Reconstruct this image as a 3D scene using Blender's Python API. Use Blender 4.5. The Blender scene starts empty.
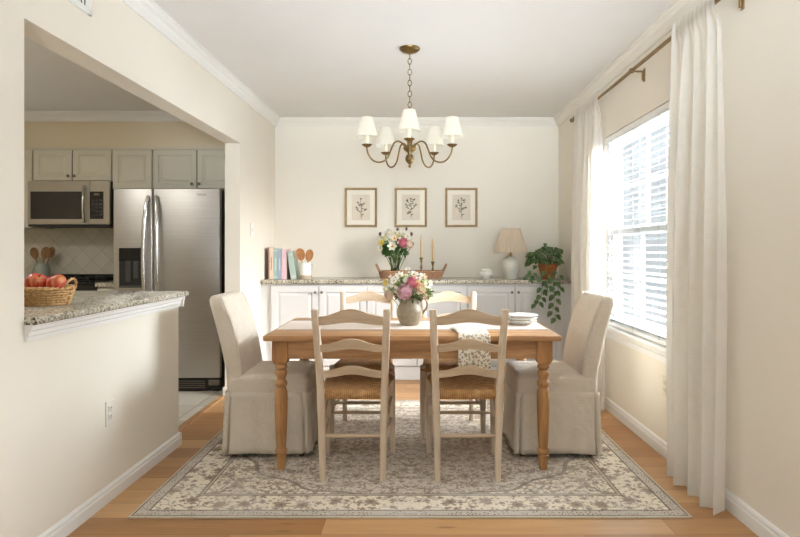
import bpy, bmesh, math, random
from mathutils import Vector, Matrix
random.seed(7)
C = bpy.context.scene.collection
PI = math.pi
F, VX, VY, H = 600.0, 415.0, 250.0, 1.2      # focal length in px, vanishing point, eye height

def P(px, py, d):
    return Vector(((px - VX) * d / F, d, H - (py - VY) * d / F))
def PX(px, d): return (px - VX) * d / F
def PZ(py, d): return H - (py - VY) * d / F
def lerp(a, b, t): return a + (b - a) * t
def xl(d): return -1.475 + 0.0155 * (d - 2.5)     # the left wall runs very slightly out of square

# ------------------------------------------------------------------ mesh builder
class MB:
    def __init__(s): s.bm = bmesh.new()
    def _m(s, verts, m):
        if m is not None:
            for v in verts: v.co = m @ v.co
    def box(s, x0, x1, y0, y1, z0, z1, bev=0.0, seg=2, m=None):
        t = bmesh.new()
        vs = [t.verts.new((x, y, z)) for x in (x0, x1) for y in (y0, y1) for z in (z0, z1)]
        for f in ((0,1,3,2),(4,6,7,5),(0,4,5,1),(2,3,7,6),(0,2,6,4),(1,5,7,3)): t.faces.new([vs[i] for i in f])
        if bev > 0: bmesh.ops.bevel(t, geom=list(t.edges), offset=bev, segments=seg, affect='EDGES', profile=0.5)
        s.join(t, m); return s
    def join(s, t, m=None):
        mp = {}
        for v in t.verts: mp[v] = s.bm.verts.new(m @ v.co if m is not None else v.co)
        for f in t.faces:
            try:
                n = s.bm.faces.new([mp[v] for v in f.verts]); n.smooth = f.smooth
            except ValueError: pass
        t.free()
    def rings(s, rs, cap=True, closed=True):
        n = len(rs[0]); V = [[s.bm.verts.new(p) for p in r] for r in rs]
        for a, b in zip(V, V[1:]):
            for i in range(n if closed else n - 1):
                j = (i + 1) % n
                try: s.bm.faces.new((a[i], a[j], b[j], b[i]))
                except ValueError: pass
        if cap and closed:
            for r in (V[0][::-1], V[-1]):
                try: s.bm.faces.new(r)
                except ValueError: pass
        return s
    def lathe(s, prof, cx=0, cy=0, cz=0, seg=24, cap=True, m=None):
        rs = []
        for r, z in prof:
            r = max(r, 1e-4)
            ring = [Vector((cx + r * math.cos(2*PI*i/seg), cy + r * math.sin(2*PI*i/seg), cz + z)) for i in range(seg)]
            rs.append([m @ p for p in ring] if m is not None else ring)
        return s.rings(rs, cap)
    def tube(s, pts, r, seg=8, cap=True):
        pts = [Vector(p) for p in pts]; n = len(pts)
        rr = r if isinstance(r, (list, tuple)) else [r] * n
        rs, up = [], None
        for i, p in enumerate(pts):
            d = (pts[min(i+1, n-1)] - pts[max(i-1, 0)])
            d = d.normalized() if d.length > 1e-9 else Vector((0,0,1))
            if up is None:
                a = Vector((1,0,0)) if abs(d.x) < 0.8 else Vector((0,1,0))
                up = (a - d * a.dot(d)).normalized()
            else:
                up = up - d * up.dot(d)
                up = up.normalized() if up.length > 1e-6 else d.orthogonal().normalized()
            w = d.cross(up)
            rs.append([p + (up * math.cos(2*PI*k/seg) + w * math.sin(2*PI*k/seg)) * rr[i] for k in range(seg)])
        return s.rings(rs, cap)
    def ring(s, c, R, r, axis='Z', sx=1, sy=1, n=20, seg=6, m=None):
        rs = []
        for i in range(n + 1):
            a = 2*PI*i/n
            cc = Vector((math.cos(a)*R*sx, math.sin(a)*R*sy, 0)); o = Vector((math.cos(a), math.sin(a), 0))
            rg = []
            for k in range(seg):
                b = 2*PI*k/seg
                p = cc + o * r*math.cos(b) + Vector((0,0,r*math.sin(b)))
                if axis == 'X': p = Vector((p.z, p.x, p.y))
                if axis == 'Y': p = Vector((p.x, p.z, p.y))
                p = p + Vector(c)
                rg.append(m @ p if m is not None else p)
            rs.append(rg)
        return s.rings(rs, False)
    def sphere(s, c, r, sx=1, sy=1, sz=1, u=16, v=10, m=None):
        prof = [(r*math.sin(PI*i/v), -r*math.cos(PI*i/v)) for i in range(v+1)]
        rs = []
        for q, z in prof:
            q = max(q, 1e-4)
            rg = [Vector((c[0]+q*sx*math.cos(2*PI*i/u), c[1]+q*sy*math.sin(2*PI*i/u), c[2]+z*sz)) for i in range(u)]
            rs.append([m @ p for p in rg] if m is not None else rg)
        return s.rings(rs, True)
    def face(s, pts):
        try: return s.bm.faces.new([s.bm.verts.new(p) for p in pts])
        except ValueError: pass
    def prism(s, poly, a, b, axis='Y'):
        """extrude a 2-D outline from a to b along an axis"""
        def q(u, v, w): return {'X': (w, u, v), 'Y': (u, w, v), 'Z': (u, v, w)}[axis]
        return s.rings([[Vector(q(u, v, a)) for u, v in poly], [Vector(q(u, v, b)) for u, v in poly]])
    def grid(s, f, nu, nv):
        V = [[s.bm.verts.new(f(i/nu, j/nv)) for j in range(nv+1)] for i in range(nu+1)]
        for i in range(nu):
            for j in range(nv):
                try: s.bm.faces.new((V[i][j], V[i+1][j], V[i+1][j+1], V[i][j+1]))
                except ValueError: pass
        return s
    def leftwall(s):
        for v in s.bm.verts: v.co.x += xl(v.co.y)
        return s
    def move(s, m):
        for v in s.bm.verts: v.co = m @ v.co
        return s
    def build(s, name, mat, parent=None, smooth=None, origin=None, local=False):
        bmesh.ops.remove_doubles(s.bm, verts=s.bm.verts, dist=1e-6)
        bmesh.ops.recalc_face_normals(s.bm, faces=s.bm.faces)
        if parent is None:
            if origin is None:
                xs = [v.co.x for v in s.bm.verts]; ys = [v.co.y for v in s.bm.verts]; zs = [v.co.z for v in s.bm.verts]
                origin = Vector(((min(xs)+max(xs))/2, (min(ys)+max(ys))/2, min(zs)))
            origin = Vector(origin); sh = origin
        else:
            sh = Vector((0,0,0)) if local else wloc(parent)
        for v in s.bm.verts: v.co -= sh
        me = bpy.data.meshes.new(name); s.bm.to_mesh(me); s.bm.free()
        if smooth is not None:
            for p in me.polygons: p.use_smooth = True
            if smooth < 180:
                me.set_sharp_from_angle(angle=math.radians(smooth))
        me.materials.append(mat)
        o = bpy.data.objects.new(name, me); C.objects.link(o)
        if parent is not None: o.parent = parent
        else: o.location = origin
        return o

def spl(pts, n=4):
    pts = [Vector(p) for p in pts]; out = []
    for i in range(len(pts)-1):
        p0, p1, p2, p3 = pts[max(i-1,0)], pts[i], pts[i+1], pts[min(i+2,len(pts)-1)]
        for k in range(n):
            t = k/n
            out.append(0.5*((2*p1) + (p2-p0)*t + (2*p0-5*p1+4*p2-p3)*t*t + (3*p1-p0-3*p2+p3)*t**3))
    return out + [pts[-1]]
def wloc(o):
    v = Vector((0,0,0))
    while o is not None: v += Vector(o.location); o = o.parent
    return v
def thing(name, label, cat, loc=(0,0,0), rz=0, group=None):
    o = bpy.data.objects.new(name, None); C.objects.link(o); o.location = loc; o.rotation_euler = (0,0,rz)
    o.empty_display_size = 0.05
    return tag(o, label, cat, group)
def tag(o, label, cat, group=None, kind=None):
    o['label'] = label; o['category'] = cat
    if group: o['group'] = group
    if kind: o['kind'] = kind
    return o
def struct(o, label=None):
    o['kind'] = 'structure'
    if label: o['label'] = label
    return o
def dup(root, loc=None, rz=None, label=None, group=None):
    r = root.copy(); C.objects.link(r)
    if loc is not None: r.location = loc
    if rz is not None: r.rotation_euler = (0,0,rz)
    if label: r['label'] = label
    if group: r['group'] = group
    for ch in list(root.children):
        c = ch.copy(); C.objects.link(c); c.parent = r
        for g in list(ch.children):
            d = g.copy(); C.objects.link(d); d.parent = c
    return r

# ------------------------------------------------------------------ node helpers
class S:
    """a socket (or number) with arithmetic"""
    def __init__(s, g, v): s.g, s.v = g, v
    def __add__(a, b): return a.g.m('ADD', a, b)
    def __radd__(a, b): return a.g.m('ADD', a, b)
    def __sub__(a, b): return a.g.m('SUBTRACT', a, b)
    def __rsub__(a, b): return a.g.m('SUBTRACT', b, a)
    def __mul__(a, b): return a.g.m('MULTIPLY', a, b)
    def __rmul__(a, b): return a.g.m('MULTIPLY', a, b)
    def __truediv__(a, b): return a.g.m('DIVIDE', a, b)
class G:
    def __init__(s, name, rough=0.6, metal=0.0, spec=0.5):
        s.mat = bpy.data.materials.new(name); s.mat.use_nodes = True
        s.nt = s.mat.node_tree; s.bsdf = s.nt.nodes['Principled BSDF']; s.out = s.nt.nodes['Material Output']
        s.set('Roughness', rough); s.set('Metallic', metal); s.set('Specular IOR Level', spec)
    def set(s, k, v):
        i = s.bsdf.inputs[k]
        if isinstance(v, S): s.nt.links.new(v.v, i)
        elif isinstance(v, bpy.types.NodeSocket): s.nt.links.new(v, i)
        else: i.default_value = v
    def n(s, t, **kw):
        nd = s.nt.nodes.new(t)
        for k, v in kw.items(): setattr(nd, k, v)
        return nd
    def link(s, v, inp):
        if isinstance(v, S): v = v.v
        if isinstance(v, bpy.types.NodeSocket): s.nt.links.new(v, inp)
        else: inp.default_value = v
    def m(s, op, a, b=None, c=None):
        nd = s.n('ShaderNodeMath', operation=op)
        for i, v in enumerate((a, b, c)):
            if v is not None: s.link(v, nd.inputs[i])
        return S(s, nd.outputs[0])
    def coord(s, kind='Object'):
        return S(s, s.n('ShaderNodeTexCoord').outputs[kind])
    def xyz(s, v):
        nd = s.n('ShaderNodeSeparateXYZ'); s.link(v, nd.inputs[0]); return [S(s, o) for o in nd.outputs]
    def vec(s, x=0.0, y=0.0, z=0.0):
        nd = s.n('ShaderNodeCombineXYZ')
        for i, v in enumerate((x, y, z)): s.link(v, nd.inputs[i])
        return S(s, nd.outputs[0])
    def vscale(s, v, sc):
        nd = s.n('ShaderNodeVectorMath', operation='MULTIPLY'); s.link(v, nd.inputs[0]); nd.inputs[1].default_value = sc; return S(s, nd.outputs[0])
    def vadd(s, v, w):
        nd = s.n('ShaderNodeVectorMath', operation='ADD'); s.link(v, nd.inputs[0]); s.link(w, nd.inputs[1]); return S(s, nd.outputs[0])
    def noise(s, v, scale=5, detail=3, rough=0.5, out='Fac'):
        nd = s.n('ShaderNodeTexNoise'); s.link(v, nd.inputs['Vector'])
        nd.inputs['Scale'].default_value = scale; nd.inputs['Detail'].default_value = detail; nd.inputs['Roughness'].default_value = rough
        return S(s, nd.outputs[out])
    def voronoi(s, v, scale=5, feature='F1', rnd=1.0, dims='3D'):
        nd = s.n('ShaderNodeTexVoronoi', feature=feature, voronoi_dimensions=dims); s.link(v, nd.inputs['Vector'])
        nd.inputs['Scale'].default_value = scale
        if 'Randomness' in nd.inputs: nd.inputs['Randomness'].default_value = rnd
        return nd
    def white(s, v):
        nd = s.n('ShaderNodeTexWhiteNoise', noise_dimensions='3D'); s.link(v, nd.inputs['Vector']); return S(s, nd.outputs['Value'])
    def ramp(s, v, stops, interp='LINEAR'):
        nd = s.n('ShaderNodeValToRGB'); s.link(v, nd.inputs[0]); cr = nd.color_ramp; cr.interpolation = interp
        while len(cr.elements) > 1: cr.elements.remove(cr.elements[-1])
        cr.elements[0].position = stops[0][0]; cr.elements[0].color = (*stops[0][1], 1)
        for p, c in stops[1:]:
            e = cr.elements.new(p); e.color = (*c, 1)
        return S(s, nd.outputs[0])
    def mix(s, f, a, b):
        nd = s.n('ShaderNodeMix', data_type='RGBA')
        s.link(f, nd.inputs[0])
        for v, i in ((a, 6), (b, 7)):
            if isinstance(v, tuple): nd.inputs[i].default_value = (*v, 1)
            else: s.link(v, nd.inputs[i])
        return S(s, nd.outputs[2])
    def smooth(s, v, a, b):
        nd = s.n('ShaderNodeMapRange', interpolation_type='SMOOTHSTEP')
        s.link(v, nd.inputs[0]); nd.inputs[1].default_value = a; nd.inputs[2].default_value = b; nd.inputs[3].default_value = 0; nd.inputs[4].default_value = 1
        return S(s, nd.outputs[0])
    def color(s, v):
        if isinstance(v, tuple): s.bsdf.inputs['Base Color'].default_value = (*v, 1)
        else: s.link(v, s.bsdf.inputs['Base Color'])
    def bump(s, h, strength=0.2, dist=0.01):
        nd = s.n('ShaderNodeBump'); nd.inputs['Strength'].default_value = strength; nd.inputs['Distance'].default_value = dist
        s.link(h, nd.inputs['Height']); s.nt.links.new(nd.outputs[0], s.bsdf.inputs['Normal'])
    def flowers(s, v, scale, R, petals, rnd=0.8):
        """petalled blots on a jittered grid -> (mask, distance from centre, random)"""
        vo = s.voronoi(v, scale, rnd=rnd, dims='2D')
        nd = s.n('ShaderNodeVectorMath', operation='SUBTRACT'); s.link(v, nd.inputs[0]); s.nt.links.new(vo.outputs['Position'], nd.inputs[1])
        x, y, _ = s.xyz(nd.outputs[0])
        r = s.m('SQRT', x*x + y*y); th = s.m('ARCTAN2', y, x)
        sepc = s.n('ShaderNodeSeparateColor'); s.nt.links.new(vo.outputs['Color'], sepc.inputs[0])
        rn = S(s, sepc.outputs[0])
        edge = s.m('COSINE', th * petals + rn * 6.0) * (0.28 * R) + 0.72 * R
        return s.smooth(edge - r, 0.0, 0.12 * R), r, rn

def rgb(r, g, b):
    f = lambda c: (c/255/12.92) if c/255 <= 0.04045 else ((c/255+0.055)/1.055)**2.4
    return (f(r), f(g), f(b))

def plain(name, col, rough=0.6, metal=0.0, spec=0.5, var=0.06, vs=6, bump=0.0, bs=80, **kw):
    g = G(name, rough, metal, spec); co = g.coord()
    n = g.noise(co, vs, 3)
    dk = tuple(max(0, c*(1-var)) for c in col); lt = tuple(min(1, c*(1+var)) for c in col)
    g.color(g.ramp(n, [(0.3, dk), (0.7, lt)]))
    if bump: g.bump(g.noise(co, bs, 2), bump, 0.004)
    for k, v in kw.items(): g.set(k.replace('_', ' '), v)
    return g.mat

def wood(name, c1, c2, axis='X', scale=1.0, rough=0.5, knots=True, bump=0.08):
    g = G(name, rough); co = g.coord()
    st = {'X': (1.2, 14, 14), 'Y': (14, 1.2, 14), 'Z': (14, 14, 1.2)}[axis]
    v = g.vscale(co, tuple(k*scale for k in st))
    n1 = g.noise(v, 1.6, 5, 0.6); n2 = g.noise(v, 7.0, 3, 0.6)
    f = n1 * 0.7 + n2 * 0.3
    g.color(g.ramp(f, [(0.33, c1), (0.5, tuple((a+b)/2 for a, b in zip(c1, c2))), (0.66, c2)]))
    g.bump(f, bump, 0.004)
    return g.mat

def linen(name, col, rough=0.9, weave=420, var=0.07, bump=0.25):
    g = G(name, rough, 0, 0.2); co = g.coord(); x, y, z = g.xyz(co)
    w = g.m('SINE', (x + y) * weave) * 0.5 + g.m('SINE', z * weave) * 0.5
    n = g.noise(co, 5, 4, 0.6); n2 = g.noise(g.vscale(co, (60, 60, 260)), 1.5, 2)
    f = n * 0.6 + n2 * 0.4
    g.color(g.ramp(f, [(0.35, tuple(c*(1-var) for c in col)), (0.65, tuple(min(1, c*(1+var)) for c in col))]))
    wr = g.noise(g.vadd(g.vscale(co, (5, 5, 4)), g.vscale(g.noise(co, 3, 2, out='Color'), (1.6, 1.6, 1.6))), 1.6, 3, 0.55)
    g.bump(w * 0.12 + n2 * 0.5 + wr * 7.0, bump, 0.012)
    g.set('Sheen Weight', 0.15)
    return g.mat

M = {}
M['wall'] = plain('cream_wall_paint', rgb(237,229,214), 0.75, spec=0.25, var=0.015, vs=2, bump=0.04, bs=160)
M['wallk'] = plain('kitchen_wall_paint', rgb(228,214,186), 0.75, spec=0.25, var=0.015, vs=2)
M['ceil'] = plain('ceiling_paint', rgb(232,230,226), 0.9, spec=0.1, var=0.012, vs=3, bump=0.25, bs=70)
M['trim'] = plain('white_trim_paint', rgb(240,238,233), 0.4, var=0.01)
M['sash'] = plain('window_sash_paint', rgb(226,226,224), 0.5, var=0.01)
M['crown'] = plain('soft_white_crown_paint', rgb(232,226,214), 0.6, var=0.01)
M['cab'] = plain('white_cabinet_paint', rgb(212,211,209), 0.4, var=0.01)
M['kcab'] = plain('pale_kitchen_cabinet_paint', rgb(216,209,190), 0.45, var=0.012)
M['door_gap'] = plain('dark_gap', rgb(90,84,76), 0.8)
M['brass'] = plain('aged_brass', rgb(132,110,70), 0.36, 1.0, var=0.15, vs=30)
M['bronze'] = plain('dull_brass', rgb(146,122,84), 0.4, 1.0, var=0.1, vs=20)
M['gold'] = plain('gilt_wood', rgb(156,130,90), 0.45, 0.4, var=0.2, vs=25)
M['knob'] = plain('nickel', rgb(120,112,100), 0.35, 0.9)
M['black'] = plain('black_enamel', rgb(16,16,17), 0.25)
M['blackm'] = plain('black_plastic', rgb(26,25,25), 0.5)
M['iron'] = plain('cast_iron', rgb(22,22,22), 0.6)
M['dglass'] = plain('dark_door_glass', rgb(26,24,22), 0.08, spec=0.6)
M['plastic'] = plain('white_plastic', rgb(238,236,230), 0.4, var=0.01)
M['ivoryp'] = plain('ivory_plastic', rgb(226,218,196), 0.4, var=0.01)
M['outletp'] = plain('off_white_plastic', rgb(232,226,214), 0.4, var=0.01)
M['slot'] = plain('slot_dark', rgb(60,56,50), 0.7)

def steel():
    g = G('brushed_steel', 0.3, 0.9); co = g.coord()
    n = g.noise(g.vscale(co, (1, 1, 220)), 2.0, 3)
    g.color(g.ramp(n, [(0.3, rgb(172,168,162)), (0.7, rgb(188,184,178))]))
    g.set('Roughness', n * 0.12 + 0.33)
    g.set('Anisotropic', 0.5)
    return g.mat
M['steel'] = steel()
M['dsteel'] = plain('warm_dark_steel', rgb(176,168,154), 0.4, 0.6, var=0.04, vs=8)
M['chrome'] = plain('polished_steel', rgb(205,203,200), 0.18, 1.0, var=0.03)

def oak_floor():
    g = G('oak_plank_floor', 0.38, 0, 0.45); co = g.coord(); x, y, z = g.xyz(co)
    pw, pl = 0.158, 1.5
    row = g.m('FLOOR', y / pw)
    off = g.white(g.vec(row, 3.3, 1.7)) * 3.0
    xx = x / pl + off
    col = g.m('FLOOR', xx)
    rnd = g.white(g.vec(row, col, 0.5))
    v = g.vec(x * 1.3 + rnd * 40.0, y * 15.0 + rnd * 17.0, rnd * 9.0)
    grain = g.noise(v, 1.7, 5, 0.6); fine = g.noise(g.vscale(v, (1, 4, 1)), 5, 3, 0.6)
    f = rnd * 0.42 + grain * 0.38 + fine * 0.2
    c = g.ramp(f, [(0.2, rgb(146,102,60)), (0.38, rgb(170,123,77)), (0.55, rgb(188,142,94)), (0.75, rgb(206,162,113))])
    kn = g.voronoi(g.vec(x*1.1 + rnd*5.0, y*5.5, rnd), 1.6)
    knot = g.smooth(S(g, kn.outputs['Distance']), 0.10, 0.03)
    c = g.mix(knot * 0.55, c, rgb(96,58,30))
    fy = g.m('FRACT', y / pw); fx = g.m('FRACT', xx)
    seam = g.m('MAXIMUM', g.m('MAXIMUM', g.smooth(fy, 0.016, 0.004), g.smooth(fy, 0.984, 0.996)), g.smooth(fx, 0.0025, 0.0008))
    c = g.mix(seam * 0.65, c, rgb(78,48,26))
    g.color(c); g.bump(grain * 0.25 - seam, 0.18, 0.003)
    g.set('Roughness', grain * 0.2 + 0.28)
    return g.mat
M['oak'] = oak_floor()

def tiles(name, size, c1, c2, grout, diag=False, plane='XY', rough=0.35):
    g = G(name, rough); co = g.coord(); x, y, z = g.xyz(co)
    u, v = (x, y) if plane == 'XY' else (x, z)
    if diag: u, v = (u + v) * 0.7071, (u - v) * 0.7071
    fu, fv = g.m('FRACT', u / size + 50.0), g.m('FRACT', v / size + 50.0)
    w = 0.022
    e = g.m('MAXIMUM', g.m('ABSOLUTE', fu - 0.5), g.m('ABSOLUTE', fv - 0.5))
    gm = g.smooth(e, 0.5 - w, 0.5 - w * 0.5)
    r = g.white(g.vec(g.m('FLOOR', u / size + 50.0), g.m('FLOOR', v / size + 50.0), 0.2))
    f = g.noise(co, 6, 4) * 0.6 + r * 0.4
    g.color(g.mix(gm, g.ramp(f, [(0.3, c1), (0.7, c2)]), grout))
    g.bump(g.m('MULTIPLY', gm, -1.0), 0.4, 0.003)
    return g.mat
M['tile'] = tiles('grey_floor_tile', 0.42, rgb(180,171,156), rgb(196,188,174), rgb(160,152,138), rough=0.4)
M['splash'] = tiles('cream_diagonal_tile', 0.13, rgb(206,199,180), rgb(214,207,190), rgb(182,173,152), True, 'XZ')

def granite(name, light=1.0):
    g = G(name, 0.16, 0, 0.5); co = g.coord()
    a = S(g, g.voronoi(co, 105).outputs['Color']); sp = g.xyz(a)
    n = g.noise(co, 40, 5, 0.65); n2 = g.noise(co, 13, 3, 0.6)
    f = sp[0] * 0.5 + n * 0.35 + n2 * 0.3
    k = light
    c = g.ramp(f, [(0.27, (0.03,0.028,0.026)), (0.36, tuple(k*v for v in rgb(120,110,94))), (0.5, tuple(k*v for v in rgb(176,166,146))),
                   (0.62, tuple(k*v for v in rgb(205,198,180))), (0.72, tuple(k*v for v in rgb(150,142,124))), (0.86, tuple(k*v for v in rgb(222,216,202)))])
    dots = g.smooth(S(g, g.voronoi(co, 70).outputs['Distance']), 0.20, 0.10)
    dk = g.smooth(g.noise(co, 15, 3), 0.54, 0.64)
    c = g.mix(dots * dk * 0.9, c, (0.035,0.03,0.028))
    g.color(c)
    return g.mat
M['granite'] = granite('speckled_granite')

M['pine'] = wood('honey_pine', rgb(150,103,62), rgb(206,160,110), 'X', 1.0, 0.45)
M['pinez'] = wood('honey_pine_upright', rgb(146,98,54), rgb(196,147,94), 'Z', 1.0, 0.45)
M['piney'] = wood('honey_pine_depth', rgb(160,108,60), rgb(206,156,100), 'Y', 1.0, 0.45)
M['pale'] = wood('whitewashed_ash', rgb(200,178,150), rgb(226,208,184), 'Z', 1.3, 0.6)
M['palex'] = wood('whitewashed_ash_rail', rgb(188,162,131), rgb(214,192,163), 'X', 1.3, 0.6)
M['spoon'] = wood('beech_spoon', rgb(160,104,58), rgb(198,142,88), 'Z', 2.5, 0.5)
M['spoonk'] = wood('olive_spoon', rgb(122,84,48), rgb(164,122,78), 'Z', 2.5, 0.5)
M['slip'] = linen('oatmeal_linen', rgb(216,203,184))
M['runner'] = linen('blush_cream_linen', rgb(220,203,188), var=0.03, bump=0.1)
M['runner_edge'] = linen('runner_edge', rgb(120,100,86), var=0.05)
M['shade'] = plain('cream_shade_fabric', rgb(240,232,214), 0.85, spec=0.1, var=0.02, vs=20)
M['lampshade'] = plain('pleated_beige_shade', rgb(218,198,176), 0.85, spec=0.1, var=0.05, vs=20)
M['candle'] = plain('beeswax_candle', rgb(216,182,122), 0.5, var=0.03)
M['sleeve'] = plain('ivory_candle_sleeve', rgb(236,226,200), 0.5, var=0.02)
M['ceramic'] = plain('white_glaze', rgb(238,234,225), 0.25, var=0.02)
M['lampbase'] = plain('pale_grey_crackle_glaze', rgb(206,202,188), 0.3, var=0.06, vs=30)
M['taupeclay'] = plain('taupe_clay', rgb(176,160,138), 0.7, var=0.06)
M['stoneware'] = plain('speckled_stoneware', rgb(150,136,112), 0.45, var=0.18, vs=45)
M['crock'] = plain('grey_green_crock', rgb(160,164,150), 0.35, var=0.05)
M['plate'] = plain('plate_glaze', rgb(240,236,228), 0.2, var=0.015)
M['terra'] = plain('terracotta', rgb(170,100,52), 0.8, var=0.2, vs=18, bump=0.1)
M['soil'] = plain('soil', rgb(58,42,30), 0.95, var=0.3, vs=60)
M['paper'] = plain('book_pages', rgb(232,224,206), 0.8, var=0.04, vs=60)
M['mat'] = plain('mat_board', rgb(240,232,216), 0.9, var=0.01)
M['printp'] = plain('aged_print_paper', rgb(222,210,190), 0.9, var=0.04, vs=14)
M['sepia'] = plain('sepia_ink', rgb(112,102,84), 0.9, var=0.3, vs=60)
M['stem'] = plain('stem_green', rgb(74,104,48), 0.6, var=0.2, vs=30)
M['leaf'] = plain('leaf_green', rgb(62,98,40), 0.5, var=0.35, vs=35)
M['lightleaf'] = plain('fresh_green', rgb(140,160,84), 0.6, var=0.25, vs=40)
M['pothos'] = plain('pothos_green', rgb(72,100,48), 0.4, var=0.55, vs=26)
M['pink'] = plain('pink_petal', rgb(240,178,192), 0.7, var=0.18, vs=40)
M['rose'] = plain('rose_petal', rgb(212,118,130), 0.7, var=0.15, vs=40)
M['peach'] = plain('peach_petal', rgb(236,190,140), 0.7, var=0.15, vs=40)
M['yellow'] = plain('yellow_petal', rgb(230,206,108), 0.7, var=0.15, vs=40)
M['white'] = plain('white_petal', rgb(244,240,224), 0.7, var=0.06, vs=40)
M['cream'] = plain('cream_petal', rgb(240,222,196), 0.7, var=0.1, vs=40)
M['lime'] = plain('lime_petal', rgb(214,210,140), 0.7, var=0.15, vs=40)
M['yel_c'] = plain('flower_centre', rgb(206,164,60), 0.8, var=0.15)
M['bud'] = plain('mauve_bud', rgb(98,76,84), 0.8, var=0.2)
M['apple'] = None
def apple_mat():
    g = G('red_apple_skin', 0.28); co = g.coord(); x, y, z = g.xyz(co)
    n = g.noise(g.vscale(co, (30, 30, 8)), 1.5, 3)
    f = n * 0.6 + g.noise(co, 14, 2) * 0.5
    g.color(g.ramp(f, [(0.38, rgb(168,36,36)), (0.56, rgb(202,74,58)), (0.75, rgb(226,168,100))]))
    return g.mat
M['apple'] = apple_mat()
def wicker(name, a, b):
    g = G(name, 0.6); co = g.coord(); n = g.noise(co, 60, 3)
    g.color(g.ramp(n, [(0.3, a), (0.7, b)])); g.bump(g.noise(co, 240, 2), 0.3, 0.002)
    return g.mat
M['wicker'] = wicker('golden_wicker', rgb(192,142,84), rgb(230,190,134))
M['wickerd'] = wicker('brown_wicker', rgb(140,98,70), rgb(186,146,112))
def rush():
    g = G('woven_rush', 0.75, 0, 0.3); co = g.coord(); x, y, z = g.xyz(co)
    ax = g.m('ABSOLUTE', x) / 0.19; ay = g.m('ABSOLUTE', y - 0.225) / 0.225
    k = g.m('GREATER_THAN', ax, ay)
    w = g.m('SINE', x * 640.0) * (1.0 - k) + g.m('SINE', y * 640.0) * k
    along = g.m('MULTIPLY', g.smooth(g.m('ABSOLUTE', ax - ay), 0.05, 0.0), -1.0)
    n = g.noise(co, 28, 4)
    f = w * 0.10 + n * 0.6 + along * 0.12 + 0.2
    g.color(g.ramp(f, [(0.25, rgb(140,98,56)), (0.5, rgb(192,144,92)), (0.75, rgb(222,180,128))]))
    g.bump(w * 0.6 + along * 0.3, 0.6, 0.004)
    return g.mat
M['rush'] = rush()

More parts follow.
